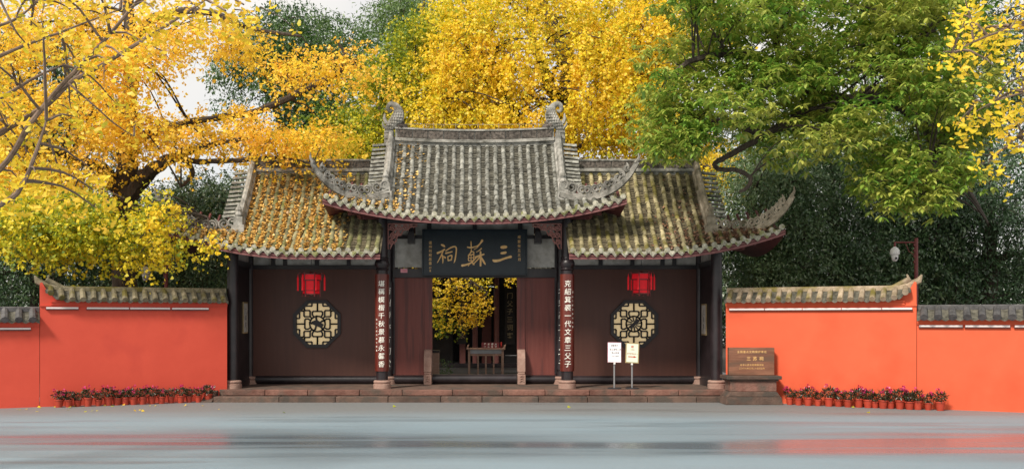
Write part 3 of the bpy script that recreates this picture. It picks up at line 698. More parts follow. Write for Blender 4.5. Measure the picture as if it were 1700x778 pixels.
left_roof = build_roof(RW, 'wing_roof', [-x for x in wr_ribs[::-1]], (M['mossg'], None, None), label='lower green mossy roof strewn with yellow leaves')
def roof_ends(rf, root, sides, st, inner=None):
    for sx in sides:
        X = sx*rf.xv
        # gable wall
        prof = [rf.S(X, t) for t in np.linspace(rf.tv*.9, 1, 8)]; bk = [rf.S(X, t, True) for t in np.linspace(1, rf.tv*.9, 8)]
        pts = [(p.y, p.z) for p in prof+bk[1:]]
        MB().prism(pts, (X-.04,0,-.05), (0,1,0), (0,0,1), (.08,0,0)).build('gable', M['plaster'], root)
        # side skirt
        m = MB(); rows = []
        for q in np.linspace(0, 1, 9):
            xx = sx*(rf.xv+(rf.xc-rf.xv)*q); a = rf.S(xx, rf.th(xx)); b = rf.S(xx, rf.th(xx), True); low = rf.S(X, rf.th(X)*0 + rf.tv*(1-q))
            rows.append([a.lerp(b, k/8)*1.0 + Vector((0,0,(low.z-a.z)*(1-abs(k/4-1)**2)*q)) for k in range(9)])
        m.grid(rows if sx > 0 else rows[::-1]); m.build('side_skirt', M['pan'], root, True)
        m = MB(); m.grid([[p+Vector((0,0,-.14)) for p in r] for r in rows]); m.build('side_soffit', M['soffit'], root, True)
        # vertical ridge down the gable edge, with capping and foot
        vr = MB(); cap = MB(); P = [rf.S(X, t) for t in np.linspace(rf.tv*.86, 1.0, 14)]
        rows = []
        for p in P: rows.append([p+Vector((dx,0,dz)) for dx, dz in ((-.13,-.02),(-.13,.16),(-.09,.2),(-.09,.3),(.09,.3),(.09,.2),(.13,.16),(.13,-.02))])
        vr.grid(rows); n = 8; vr.add(rows[0], [tuple(range(n))]); vr.add(rows[-1], [tuple(range(n-1,-1,-1))])
        vr.build('vertical_ridge', st, root)
        cap.tube([p+Vector((0,0,.32)) for p in P], .085, 8); cap.build('ridge_cap', st, root, True)
        p = P[0]; ft = MB(); ft.bx(-.17,.17,-.14,.12,-.1,.14, Matrix.Translation(p)); ft.bx(-.12,.12,-.1,.08,.14,.36, Matrix.Translation(p))
        ft.lathe([(.08,.36),(.11,.42),(.07,.5),(.1,.56),(.05,.64),(.02,.72)], p, 8); ft.build('ridge_foot', st, root, True)
        # tile ends stacked along the gable edge
        gt = MB()
        for t in np.linspace(.40, .93, 11):
            p = rf.S(X, t)+Vector((sx*.1,0,.1)); q = Vector((sx*1., 0, -.10))
            Mx = frame(p+q.normalized()*.42, -q); gt.add([Mx @ Vector((v[0]*1.15, v[1]*1.7, v[2]*1.2)) for v in TILE.v], TILE.f)
        tag(gt.build('gable_tiles', M['tile_m'], root, True), kind='stuff')
def hip_ridge(path, root, st, scale=1., sx=1):
    P = crm([tuple(p) for p in path], 6); P = [Vector(p) for p in P]; n = len(P)
    m = MB(); rows = []
    for i, p in enumerate(P):
        f = i/(n-1); h = .12*(1-.7*f); wd = .10*(1-.75*f); T = (P[min(i+1,n-1)]-P[max(i-1,0)]).normalized(); up = Vector((0,0,1))-T*T.z; up.normalize(); sd_ = T.cross(up)
        rows.append([p+sd_*a*wd+up*b for a, b in ((-1.25,-.09),(-1.25,h*.3),(-.8,h*.45),(-.8,h),(.8,h),(.8,h*.45),(1.25,h*.3),(1.25,-.09),(-1.25,-.09))])
    m.grid(rows); m.add(rows[-1][:8], [tuple(range(8))]); m.add(rows[0][:8], [tuple(range(7,-1,-1))]); m.build('hip_ridge', st, root)
    sc = MB()                                                     # openwork scrolls standing on the ridge
    for k, f in enumerate(np.linspace(.05, .88, 11)):
        i = int(f*(n-1)); p = P[i]; T = (P[min(i+1,n-1)]-P[max(i-1,0)]).normalized(); up = Vector((0,0,1))-T*T.z; up.normalize()
        hh = .13*(1-.6*f); r = .165*(1-.5*f)*scale; sgn = 1 if k % 2 else -1; side = T.cross(up).normalized()
        for dq in (-.03, .03): sc.tube(spiral(p+up*(hh+r*.85)+side*dq, r, 1.6, -1.57, T*sgn, up, .035), .032*(1-.35*f), 6)
        sc.tube([p+up*hh-T*r*.3, p+up*(hh+r*1.1)+T*r*.9, p+up*(hh+r*2.0)+T*r*1.5], [.045,.035,.012], 6)
    tp = P[-1]; T = (P[-1]-P[-3]).normalized(); sc.tube([tp-T*.05, tp+T*.12, tp+T*.2+Vector((-sx*.05,0,.06))], [.06,.035,.01], 6)
    sc.build('scroll_carving', st, root, True)
roof_ends(RM, main_roof, (-1,1), M['stucco'])
roof_ends(RW, right_roof, (1,), M['stucco_w']); roof_ends(RW, left_roof, (-1,), M['stucco'])
def mirror(pts): return [Vector((-p.x,p.y,p.z)) for p in pts]
mh = [W(x, y, d) for x, y, d in ((930,322,25.55),(966,329,25.4),(996,324,25.2),(1022,311,25.0),(1042,292,24.85),(1057,268,24.75))]
hip_ridge(mh, main_roof, M['stucco_h'], .92, 1); hip_ridge(mirror(mh), main_roof, M['stucco_h'], .92, -1)
wh = [W(x, y, d) for x, y, d in ((1184,386,25.55),(1225,388,25.4),(1258,380,25.2),(1284,364,25.0),(1302,345,24.85),(1315,324,24.75))]
hip_ridge(wh, right_roof, M['stucco_w'], 1.0, 1); hip_ridge(mirror(wh), left_roof, M['stucco_h'], 1.0, -1)
# corner beams under the flying eaves
for rf, root, cxs in ((RM, main_roof, (-2.56,2.56)), (RW, right_roof, (6.69,)), (RW, left_roof, (-6.69,))):
    for cx in cxs:
        sx = 1 if cx > 0 else -1; e = rf.eave(sx*rf.xc); a = Vector((cx, .05, rf.S(cx, .4).z-.42)); b = e+Vector((-sx*.14,.14,-.22))
        m = MB()
        for (lo, hi, f0, f1, wd) in ((-.16,-.02,0,.86,.10),(-.32,-.165,0,.62,.10),(-.46,-.325,0,.40,.10)):
            p, q = a.lerp(b, f0), a.lerp(b, f1); d = (q-p); sd_ = Vector((d.y,-d.x,0)).normalized()*wd
            m.add([p+sd_+Vector((0,0,lo)), p-sd_+Vector((0,0,lo)), q-sd_+Vector((0,0,lo+.03)), q+sd_+Vector((0,0,lo+.03)), p+sd_+Vector((0,0,hi)), p-sd_+Vector((0,0,hi)), q-sd_+Vector((0,0,hi)), q+sd_+Vector((0,0,hi))],
                  [(0,1,2,3),(7,6,5,4),(0,4,5,1),(1,5,6,2),(2,6,7,3),(3,7,4,0)])
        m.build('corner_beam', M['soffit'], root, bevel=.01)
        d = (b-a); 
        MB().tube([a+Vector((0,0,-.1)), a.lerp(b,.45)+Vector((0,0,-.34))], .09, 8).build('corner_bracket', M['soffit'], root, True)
# ridges with recessed brick panels
def ridge(root, x0, x1, y, z0, np_, st, sag=.06, h=.30):
    zz = lambda x: z0+sag*(2*(x-(x0+x1)/2)/(x1-x0))**2
    xs = np.linspace(x0, x1, 25)
    def rail(a, b, hw, name):
        m = MB(); rows = [[Vector((x, y+s*hw, zz(x)+q)) for s, q in ((-1,a),(-1,b),(1,b),(1,a),(-1,a))] for x in xs]; m.grid(rows); m.add(rows[0][:4], [(0,1,2,3)]); m.add(rows[-1][:4], [(3,2,1,0)]); m.build(name, st, root)
    rail(-.14,-.045,.12,'ridge_core'); rail(-.043,.02,.19,'ridge_moulding'); rail(.022,.05,.15,'ridge_moulding'); rail(.05,h,.09,'ridge_core'); rail(h+.002,h+.05,.15,'ridge_capping')
    e = np.linspace(x0+.05, x1-.05, np_+1)
    for a, b in zip(e[:-1], e[1:]):
        MB().add([Vector((x,yy,zz(x)+q)) for x in (a+.014,b-.014) for yy in (y-.125,y-.07) for q in (.06,h-.012)],
                 [(0,1,3,2),(4,6,7,5),(0,4,5,1),(2,3,7,6),(1,5,7,3),(0,2,6,4)]).build('ridge_brick', M['brick'], root, bevel=.006)
ridge(main_roof, -2.3, 2.3, 1.3, 7.34, 10, M['stucco'], .07)
ridge(right_roof, 2.5, 6.35, 1.3, 6.52, 8, M['stucco'], .0, .26); ridge(left_roof, -6.35, -2.5, 1.3, 6.52, 8, M['stucco'], .0, .26)
# fish-tail finials biting the ridge ends
for sx in (-1,1):
    def q(px, py): return Vector((sx*abs(px-788)*27.3/F, 1.3, CAM_H-(py-530)*27.3/F))
    b = MB(); path = crm([(*q(932,243),.10),(*q(932,222),.11),(*q(928,210),.14),(*q(919,201),.19),(*q(915,192),.18),(*q(915,183),.13),(*q(920,175),.09),(*q(928,173),.075),(*q(932,179),.06),(*q(929,185),.05),(*q(924,183),.035)], 6)
    b.tube([p[:3] for p in path], [p[3] for p in path], 12, flat=(1,.75,1))
    fi = b.build('ridge_finial', M['stucco'], main_roof, True)
    sc = MB()
    for i in range(4, 34, 3):
        p = Vector(path[i][:3]); r = path[i][3]
        for k in range(-2, 3):
            sc.lathe([(r*.26,-.03),(r*.2,.03),(.01,.05)], p+Vector((k*r*.36, -r*.72*math.sqrt(max(.05,1-(k*.36)**2)), 0)), 6)
    tag(sc.build('finial_scales', M['stucco'], fi), kind='stuff')
    f2 = MB(); f2.tube([q(934,205), q(938,196), q(937,188)], [.06,.05,.015], 6); f2.tube([q(934,215), q(940,208), q(941,202)], [.05,.04,.012], 6)
    f2.build('fin', M['stucco'], fi, True)
    h = MB(); h.tube([q(914,214), q(907,212), q(901,208)], [.2,.14,.06], 8, flat=(1,.8,1)); h.tube([q(914,226), q(906,228), q(901,226)], [.16,.1,.04], 8, flat=(1,.8,1)); h.tube([q(912,209), q(908,203), q(903,203)], [.07,.05,.015], 6)
    h.lathe([(.02,-.05),(.05,0),(.02,.05)], q(909,211)+Vector((0,-.16,0)), 8); h.build('dragon_head', M['brick'], fi, True)
    wr = MB(); wr.tube([q(925,178), q(925,165)], .008, 4); wr.build('lightning_rod', M['metal'], fi)
    dd = MB(); c0 = Vector((sx*6.33,1.3,6.75)); dd.tube([c0, c0+Vector((sx*.05,0,.28)), c0+Vector((sx*.22,0,.36)), c0+Vector((sx*.2,0,.2))], [.16,.13,.08,.03], 8, flat=(1,.7,1))
    dd.build('ridge_finial', M['brick'], right_roof if sx > 0 else left_roof, True)
wr = MB()
for x in (-1.85,-1.2,-.55,.1,.7,1.3,1.85): wr.tube([(x,1.3,7.68),(x,1.3,7.9)], .006, 4)
wr.tube([(-2.2,1.3,7.87),(0,1.3,7.85),(2.2,1.3,7.87)], .005, 4); wr.build('lightning_wire', M['metal'], main_roof)

# ------------------------------------------------------------------ sign board, couplets, lanterns
bd = thing('name_board', (0,1.45,3.5), 'blue-black name board with three large gold brush characters over the doorway', 'sign board')
SBM = Matrix.Translation((0,1.42,3.53)) @ Matrix.Rotation(R(-4), 4, 'X')
MB().bx(-1.50,1.50,0,.07,0,1.27,SBM).build('board', M['board'], bd, bevel=.01)
m = MB()
for a in ((-1.52,1.52,-.02,.08,1.27,1.31),(-1.52,1.52,-.02,.08,-.04,0),(-1.54,-1.502,-.02,.08,-.04,1.31),(1.502,1.54,-.02,.08,-.04,1.31)): m.bx(*a, SBM)
m.build('board_frame', M['board'], bd)
def sbp(u, v, h=0.):                 # u,v in the board's drawing units
    return SBM @ Vector((-1.50+(u-118)/1457*3.0, -.003-h, 1.27-(v-105)/575*1.27))
big = [[(1222,328,32),(1260,325,44),(1298,322,34)],[(1220,406,24),(1255,403,32),(1292,395,28)],[(1105,495,20),(1130,508,36),(1200,500,30),(1290,470,26),(1365,452,34)],
 [(795,250,14),(797,310,14),(801,365,8)],[(742,325,16),(800,331,18),(880,310,14),(918,280,12)],[(955,235,36),(932,268,22),(880,330,11),(835,357,6)],
 [(800,365,16),(788,400,15),(753,440,13)],[(790,385,12),(833,390,14),(832,425,13)],[(765,432,12),(757,480,13),(762,508,12)],[(765,430,12),(800,428,13),(834,425,14),(830,510,14)],[(760,468,10),(830,464,10)],[(796,430,10),(796,505,10)],[(762,506,10),(830,505,11)],
 [(665,570,32),(722,560,24),(800,530,19),(860,475,13)],[(800,518,14),(838,556,20)],[(788,530,12),(755,577,9)],
 [(945,342,18),(905,373,11),(868,391,6)],[(855,462,28),(910,442,26),(980,420,18)],[(930,385,24),(932,480,26),(930,575,24)],[(920,460,20),(870,510,14),(820,557,9)],[(940,460,18),(975,520,27),(998,556,13)],
 [(372,292,18),(405,306,30),(425,322,12)],[(315,405,28),(365,386,22),(422,354,20)],[(402,368,18),(365,450,16),(318,532,9)],[(388,432,20),(396,490,20),(395,540,8)],[(405,448,14),(432,466,24)],
 [(435,376,12),(500,336,18),(560,318,19),(586,342,20),(581,420,18),(566,500,18),(551,536,6)],[(435,406,22),(490,395,18),(528,384,16)],[(466,450,14),(470,505,16)],[(465,452,14),(522,436,17),(513,500,16)],[(468,506,14),(520,492,18)]]
for a, b in ((0,3),(3,21),(21,99)): m = MB(); strokes(m, big[a:b], sbp); m.build('gold_character', M['gold'], bd)
for tx, u, a, b in (('咸豐癸丑五月',1478,190,490),('道州何紹基書',217,265,540)): chars_each(bd, vline(tx, u, a, b, 46), lambda u, v: sbp(u, v, .004), M['gold'], h=-1, jit=.1)
m = MB(); text_on(m, [('印',217,600,34),('章',217,640,30)], lambda u, v: sbp(u, v, .004), h=-1)
m.build('seal', M['gold'], bd)
def couplet(x, y, r, text, z0, z1, label, size, small=None, face=None, bmat=None, lm=None):
    t = thing('couplet_board', (x,y,z0), label, 'couplet board', 'couplet boards on the gate columns')
    b = MB(); n = 18; rows = []; ro = r+.035
    for k in range(n+1):
        a = math.pi*(1.0+k/n)
        rows.append([Vector((x+q*math.cos(a), y+q*math.sin(a), z)) for q, z in ((ro,z0),(ro,z1),(r+.008,z1),(r+.008,z0),(ro,z0))])
    b.grid(rows[::-1]); b.add(rows[0][:4], [(0,1,2,3)]); b.add(rows[-1][:4], [(3,2,1,0)]); b.build('board', bmat or M['couplet'], t, True)
    fn = lambda u, v: Vector((x+(ro+.004)*math.sin(u/ro), y-(ro+.004)*math.cos(u/ro), v))
    chars_each(t, vline(text, 0, z1-.26, z0+.20, size), fn, lm or M['white'], jit=.05, slant=.06)
    if small:
        L = MB(); text_on(L, vline(small[0], small[1], small[2], small[3], .055), fn); L.build('small_lettering', lm or M['white'], t)
    return t
couplet(-2.56, 0, .163, '堪稱模楷千秋景慕永馨香', .78, 3.45, 'dark red couplet board on the front column left of the doorway, white characters starting 堪', .18, ('眉山三蘇祠聯句敬書',-.15,2.2,1.35))
couplet(2.56, 0, .163, '克紹箕裘一代文章三父子', .78, 3.45, 'dark red couplet board on the front column right of the doorway, white characters starting 克', .19, ('眉山三蘇祠聯句敬書',.15,2.95,2.0))
couplet(-2.57, YF-.02, .153, '南州勝跡古祠堂', .72, 3.3, 'black couplet board half hidden on the rear column left of the doorway', .23, bmat=M['black'])
couplet(2.57, YF-.02, .153, '北宋高文名父子', .72, 3.3, 'black couplet board half hidden on the rear column right of the doorway', .23, bmat=M['black'])
def notice(x, zc, sx, label):
    t = thing('notice_panel', (x,1.0,zc), label, 'notice'); MB().bx(x-.012,x+.012,.82,1.34,zc-.45,zc+.45).build('frame', M['brass'], t)
    MB().bx(x-sx*.0145-.002,x-sx*.0145+.002,.86,1.30,zc-.41,zc+.41).build('sheet', M['plaster'], t)
    m = MB(); text_on(m, vline('三蘇祠', 1.08, zc+.2, zc-.2, .16), lambda u, v: Vector((x-sx*.018, u if sx > 0 else 2.16-u, v))); m.build('lettering', M['ink'], t)
notice(-6.61, 2.25, -1, 'narrow pale notice on the side wall of the left porch bay'); notice(6.61, 2.2, 1, 'cream notice with a dark character on the side wall of the right porch bay')
def lantern(x, y, zt, label, rot):
    t = thing('palace_lantern', (x,y,zt-.66), label, 'lantern', 'red palace lanterns under the side eaves')
    h = lambda r, z0, z1, m_, name, r2=None: MB().lathe([(r,z0),(r2 or r,z1)], (x,y,0), 6, rot).build(name, m_, t)
    z = zt-.66
    h(.275,z+.46,z+.60,M['lantern'],'upper_shade',.255); h(.235,z+.17,z+.43,M['lantern'],'shade'); h(.235,z+.075,z+.15,M['lantern'],'lower_shade')
    fr = MB()
    for r, a, b in ((.29,.60,.625),(.285,.432,.458),(.25,.152,.168),(.25,.05,.073)): fr.lathe([(r,z+a),(r,z+b)], (x,y,0), 6, rot)
    fr.lathe([(.12,z+.625),(.05,z+.66),(.02,z+.68)], (x,y,0), 8)
    for k in range(6):
        a = rot+k*math.pi/3; c, s_ = math.cos(a), math.sin(a)
        for r0, z0, z1 in ((.245,z-.01,z+.44),(.285,z+.44,z+.66)): fr.tube([(x+c*r0,y+s_*r0,z0),(x+c*r0,y+s_*r0,z1)], .018, 5)
        fr.tube([(x+c*.28,y+s_*.28,z+.62),(x+c*.33,y+s_*.33,z+.65),(x+c*.37,y+s_*.37,z+.6)], .012, 5)
    fr.build('frame', M['lframe'], t)
    for k in range(6):
        a = rot+k*math.pi/3; p = (x+math.cos(a)*.37, y+math.sin(a)*.37, 0)
        MB().lathe([(.005,z+.6),(.012,z+.54),(.026,z+.50),(.024,z+.2),(.028,z+.16)], p, 8).build('tassel', M['lantern'], t, True)
    MB().tube([(x,y,z+.67),(x,y,4.1)], .008, 5).build('cord', M['ink'], t)
    cm = MB(); f_ = math.cos(math.pi/6)*.235+.004; text_on(cm, [('蘇',0,z+.3,.15)], lambda u, v: Vector((x+.10+u*.9, y-f_+.0, v))); 
    return t
lantern(-4.53, .05, 3.50, 'red six-sided palace lantern hanging before the left octagonal window', .0)
lantern(4.62, .05, 3.52, 'red six-sided palace lantern hanging before the right octagonal window', .12)

# ------------------------------------------------------------------ signs on stands
def stand(x, y, w_, z0, z1, face, edge, label, rot, lines, border):
    t = thing('sign_stand', (x,y,PL), label, 'sign'); Mx = Matrix.Translation((x,y,(z0+z1)/2)) @ Matrix.Rotation(R(rot), 4, 'Y') @ Matrix.Rotation(R(-6), 4, 'X')
    hh = (z1-z0)/2
    MB().lathe([(.19,PL),(.19,PL+.015),(.17,PL+.025),(.03,PL+.03)], (x,y,0), 20).build('base_disc', M['ink'], t, True)
    MB().lathe([(.026,PL+.03),(.026,z0+.06)], (x,y+.03,0), 12).build('post', M['metal'], t, True)
    MB().bx(-w_/2,w_/2,-.012,.012,-hh,hh,Mx).build('frame', edge, t, bevel=.004)
    MB().bx(-w_/2+border,w_/2-border,-.016,-.0125,-hh+border,hh-border,Mx).build('face', face, t)
    for tx, u, v, s, m_ in lines:
        L = MB(); text_on(L, hline(tx, u, v, s), lambda a, b: Mx @ Vector((a, -.0185, b))); L.build('lettering', m_, t)
    MB().bx(-.025,.025,-.02,.03,-hh-.05,-hh-.001,Mx).build('clamp', M['cam'], t)
    return t, Mx
stand(3.85, -.12, .37, 1.02, 1.57, M['signw'], M['pink'], 'white rule sign with pink edge on a grey post before the right bay', 1, [('温馨提示',.0,.19,.048,M['ink']),('禁止宠物入内',.02,.08,.05,M['ink']),('禁止吸烟',.02,-.01,.05,M['ink']),('小心台阶',.02,-.10,.05,M['ink'])], .008)
t, Mx = stand(4.34, -.12, .37, 1.0, 1.56, M['signg'], M['brass'], 'pale green sign with red arrow and bronze edge on a grey post', 3, [('三苏祠',0,.09,.035,M['redp']),('游客参观由此入',0,-.02,.04,M['redp'])], .028)
m = MB(); m.prism([(-.11,-.012),(.04,-.012),(.04,-.028),(.12,0),(.04,.028),(.04,.012),(-.11,.012)], (0,0,0), (1,0,0), (0,0,1), (0,.002,0)); m.v = [tuple(Mx @ Vector((p[0],p[1]-.0195,p[2]-.105))) for p in m.v]; m.build('arrow', M['redp'], t)
m = MB()
for a, b in ((-.02,.19),(.012,.19),(-.02,.155),(.012,.155)): m.prism([(a-.012,b-.014),(a+.012,b-.014),(a+.012,b+.014),(a-.012,b+.014)], (0,0,0), (1,0,0), (0,0,1), (0,.002,0))
m.v = [tuple(Mx @ Vector((p[0],p[1]-.0195,p[2]))) for p in m.v]; m.build('emblem', M['redp'], t)

# ------------------------------------------------------------------ inscribed stone
st = thing('inscribed_stone', (7.22,-1.4,0), 'brown inscribed stone slab on a stepped sandstone plinth by the right wall', 'monument')
cx, cy = 7.22, -1.40
MB().prism([(-.74,0),(.74,0),(.70,.2),(-.70,.2)], (cx,cy-.36,0), (1,0,0), (0,0,1), (0,.72,0)).build('plinth_base', M['stoned'], st, bevel=.015)
MB().prism([(-.70,0),(.70,0),(.60,.13),(-.60,.13)], (cx,cy-.31,.203), (1,0,0), (0,0,1), (0,.62,0)).build('plinth_slope', M['stoned'], st, bevel=.015)
MB().bx(cx-.60,cx+.60,cy-.27,cy+.27,.336,.60).build('plinth_body', M['stone'], st, bevel=.015)
MB().bx(cx-.64,cx+.64,cy-.30,cy+.30,.603,.65).build('plinth_moulding', M['stoned'], st, bevel=.012)
MB().bx(cx-.71,cx+.71,cy-.36,cy+.36,.653,.745).build('plinth_top', M['stoned'], st, bevel=.015)
MB().bx(cx-.58,cx+.60,cy-.09,cy+.09,.748,1.47).build('slab', M['slab'], st, bevel=.01)
fn = lambda u, v: Vector((cx+.01+u, cy-.0945, v))
for tx, u, v, s, sp in (('全国重点文物保护单位',0,1.36,.068,.078),('三苏祠',.08,1.185,.115,.165),('中华人民共和国国务院',0,1.02,.055,.062),('二〇〇六年五月二十五日公布',0,.93,.048,.052)):
    if len(tx) == 3: chars_each(st, hline(tx, u, v, s, sp), fn, M['gold'])
    else: L = MB(); text_on(L, hline(tx, u, v, s, sp), fn); L.build('lettering', M['gold'], st)

# ------------------------------------------------------------------ boundary walls
def bwall(S0, S1, ztop, zc, paint, tmat, label, flare, strips, n_tiles, name='boundary_wall', thick=.42, zs=None, pmat=None):
    S0, S1 = Vector((*S0,0)), Vector((*S1,0)); U = (S1-S0); L = U.length; U.normalize(); N = Vector((U.y,-U.x,0))
    if N.y > 0: N = -N
    t = thing(name, S0, label, 'wall'); Z = Vector((0,0,1))
    pts = [(0,0),(L,0)]
    if flare: pts += [(L,zc+.44),(L-.05,zc+.46),(L-.12,zc+.32),(L-.25,zc+.17),(L-.45,zc+.06),(L-.8,zc)]
    else: pts += [(L,zc)]
    pts += [(0,zc)]
    MB().prism(pts, S0+N*thick/2, U, Z, -N*thick).build('wall_body', paint, t)
    for a, b, dz in ((.035,-.145,-.115),(.055,-.112,-.045),(.085,-.042,-.002)):
        MB().prism([(0,0),(L-(.25 if flare and dz > -.05 else -.01),0),(L-(.3 if flare and dz > -.05 else -.01),dz-b),(0,dz-b)], S0+N*(thick/2+a)+Z*(zc+b), U, Z, -N*(thick+2*a)).build('cornice', paint, t)
    # coping: two tiled slopes and a ridge
    hw = thick/2+.20; hr = ztop-zc-.10; Lc = L-(.12 if flare else 0)
    def lift(u): return (.36*max(0,(u-(L-.7))/.7)**2.0) if flare else 0
    sp = Lc/n_tiles; us = np.linspace(0, Lc, n_tiles*6+1)
    cop = MB()
    for sgn in (1,-1):
        rows = []
        for u in us:
            wv = -.035*math.cos(2*math.pi*u/sp); rows.append([S0+U*u+N*sgn*(hw*(1-f)+.04*f)+Z*(zc+.05+hr*f*(1-.12*math.sin(f*3.14))+wv*(1-.4*f)+lift(u)*(1-.75*f)) for f in np.linspace(0,1,6)])
            rows[-1].insert(0, S0+U*u+N*sgn*hw+Z*(zc+.005+wv-.03+lift(u)))
        cop.grid(rows if sgn > 0 else rows[::-1])
    c = cop.build('coping', pmat or M['pan'], t, True)
    tl = math.hypot(hw-.04, hr)
    tm = MB(); n = 8; r = sp*.285
    rows = [[(q*math.cos(2*math.pi*k/n), y, q*math.sin(2*math.pi*k/n)) for k in range(n+1)] for y, q in ((-.03,r*1.05),(.03,r*1.05),(.04,r),(tl,r*.9))]
    tm.grid(rows); tm.add(rows[0][:n], [tuple(range(n))]); tme = tm.mesh('cover_tile', tmat, True)
    for sgn in (1,-1):
        for i in range(n_tiles):
            u = (i+.5)*sp; p = S0+U*u+N*sgn*hw+Z*(zc+.045+lift(u)); d = (-N*sgn*(hw-.04)+Z*(hr-.75*lift(u)))
            d = d + U*random.uniform(-.012,.012)
            o = link('cover_tile', tme, c); o.matrix_local = Matrix.Translation(-wl(c)) @ frame(p, d)
    rd = MB(); us = np.linspace(0, Lc, 30); rows = []
    for u in us: rows.append([S0+U*u+N*a+Z*(zc+.05+hr+b+lift(u)*.3) for a, b in ((.09,-.05),(.09,.045),(.045,.075),(-.045,.075),(-.09,.045),(-.09,-.05),(.09,-.05))])
    rd.grid(rows); rd.add(rows[0][:6], [tuple(range(6))]); rd.add(rows[-1][:6], [tuple(range(5,-1,-1))]); rd.build('coping_ridge', tmat, c)
    if flare:
        e = S0+U*Lc+Z*(zc+.05+hr+lift(Lc)*.3); hn = MB()
        hn.tube([e-U*.55+Z*-.1, e-U*.3+Z*.0, e-U*.05+Z*.16, e-U*.1+Z*.28], [.05,.08,.07,.02], 8); hn.tube([e-U*.05, e+U*.18+Z*.12, e+U*.24+Z*.26], [.09,.08,.02], 8, flat=(1,1,1)); hn.build('coping_horn', tmat, c, True)
    for a, b in strips:
        q = S0+N*(thick/2+.05); y = zs
        o = MB().prism([(a,0),(b,0),(b,.045),(a,.045)], q+Z*y, U, Z, -N*.046).build('strip_light', M['strip'], t)
        MB().prism([(a-.015,-.02),(b+.015,-.02),(b+.015,-.003),(a-.015,-.003)], q+Z*y+N*.012, U, Z, -N*.06).build('bracket_rail', M['ink'], o)
    return t
bwall((-6.86,-.12), (-11.05,-2.12), 3.03, 2.68, M['wallL'], M['capg'], 'taller red wall left of the gate with an olive tile coping and upswept end', True, ((.5,1.45),(1.5,2.5),(2.53,3.55),(3.75,4.5)), 18, zs=2.47)
bwall((-11.06,-2.125), (-24,-8.3), 2.50, 2.16, M['wallL'], M['capd'], 'lower red wall at the far left with a dark tile coping', False, ((.2,1.3),(1.5,2.6)), 46, zs=1.95)
bwall((6.86,-.50), (11.03,-2.55), 3.03, 2.68, M['wallR'], M['capt'], 'taller red wall right of the gate with a warm-lit mossy tile coping and upswept end', True, ((.1,1.0),(1.02,1.95),(1.97,2.9),(2.92,3.85),(3.87,4.55)), 18, zs=2.45)
bwall((11.04,-2.555), (24,-8.9), 2.54, 2.22, M['wallR'], M['capd'], 'lower red wall at the far right with a dark tile coping', False, ((.05,1.0),(1.06,2.0),(2.1,3.0)), 46, zs=2.02)

# ------------------------------------------------------------------ camera poles behind the walls
def cam_pole(x, y, zt, sx, label):
    t = thing('camera_pole', (x,y,0), label, 'camera pole')
    MB().lathe([(.11,0),(.11,.04),(.055,.05),(.05,zt)], (x,y,0), 12).build('pole', M['pole'], t, True)
    for k in range(4): MB().bx(x-.07,x-.04,y-.03,y+.03,zt-.7+k*.16,zt-.64+k*.16).build('clip', M['pole'], t)
    a = MB(); a.tube([(x,y,zt-.12),(x-sx*.62,y,zt-.12)], .022, 8); a.tube([(x-sx*.60,y,zt-.1),(x-sx*.60,y,zt-.26)], .028, 8); a.tube([(x,y,zt-.5),(x-sx*.2,y,zt-.38),(x-sx*.3,y,zt-.14)], .012, 6); a.build('arm', M['pole'], t, True)
    cx_ = x-sx*.60
    c = MB().lathe([(.03,zt-.24),(.08,zt-.28),(.12,zt-.33),(.13,zt-.44),(.115,zt-.47)], (cx_,y,0), 16).build('camera_housing', M['cam'], t, True)
    MB().lathe([(.09,zt-.471),(.095,zt-.52),(.08,zt-.60),(.045,zt-.65),(.01,zt-.66)], (cx_,y,0), 16).build('camera_dome', M['cam'], c, True)
    MB().lathe([(.035,-.03),(.03,.03)], (cx_,y-.075,zt-.57), 10).build('lens', M['glassd'], c, True)
p = W(1521, 395, 26.4); cam_pole(p.x, p.y, p.z, 1, 'maroon pole with a white dome camera behind the right wall')
p = W(276, 428, 27.2); cam_pole(p.x, p.y, p.z, 1, 'maroon camera pole half hidden by yellow leaves behind the left wall')

# ------------------------------------------------------------------ potted flowers
def make_pot(label, group, seed):
    t = thing('flower_pot', (0,0,0), label, 'flower pot', group)
    MB().lathe([(.085,0),(.115,.19),(.13,.19),(.13,.225),(.118,.225),(.112,.2)], (0,0,0), 16).build('pot', M['pot'], t, True)
    MB().lathe([(.11,.196),(.02,.205)], (0,0,0), 10).build('soil', M['soil'], t)
    g = np.random.default_rng(seed); n = 190
    u = nrm(g.normal(size=(n,3))); P = u*np.array([.19,.17,.115])*g.uniform(.4,1,(n,1))+np.array([0,0,.34]); D = nrm(u+np.array([0,0,.2])+g.normal(size=(n,3))*.4); Nn = nrm(g.normal(size=(n,3))*.5+np.array([0,0,1]))
    link('foliage', leaf_mesh('foliage', P, D, Nn, g.uniform(.06,.1,n), LANCE, g.random(n)*.8, M['potleaf']), t)
    st_ = MB()
    for k in range(9):
        a = k*.7; st_.tube([(0,0,.19),(.07*math.cos(a),.07*math.sin(a),.3),(.14*math.cos(a),.13*math.sin(a),.42)], [.008,.006,.004], 4)
    st_.build('stems', M['barkl'], t)
    for k in range((2,5,3,1,6)[seed % 5]):
        u = nrm(g.normal(size=(1,3)))[0]; u[2] = abs(u[2])*1.1; c = u*np.array([.19,.18,.15])+np.array([0,-.02,.37]); m = 9
        uu = nrm(g.normal(size=(m,3))); link('blossom', leaf_mesh('blossom', c+uu*.012, uu, nrm(g.normal(size=(m,3))), g.uniform(.035,.055,m), FAN, g.random(m), M['flower']), t)
    return t
lab = ('small red pot of magenta flowers in the row along the left crimson wall', 'flower pots along the left wall')  # same red paint as the right wall; crimson comes from its weaker sunlight
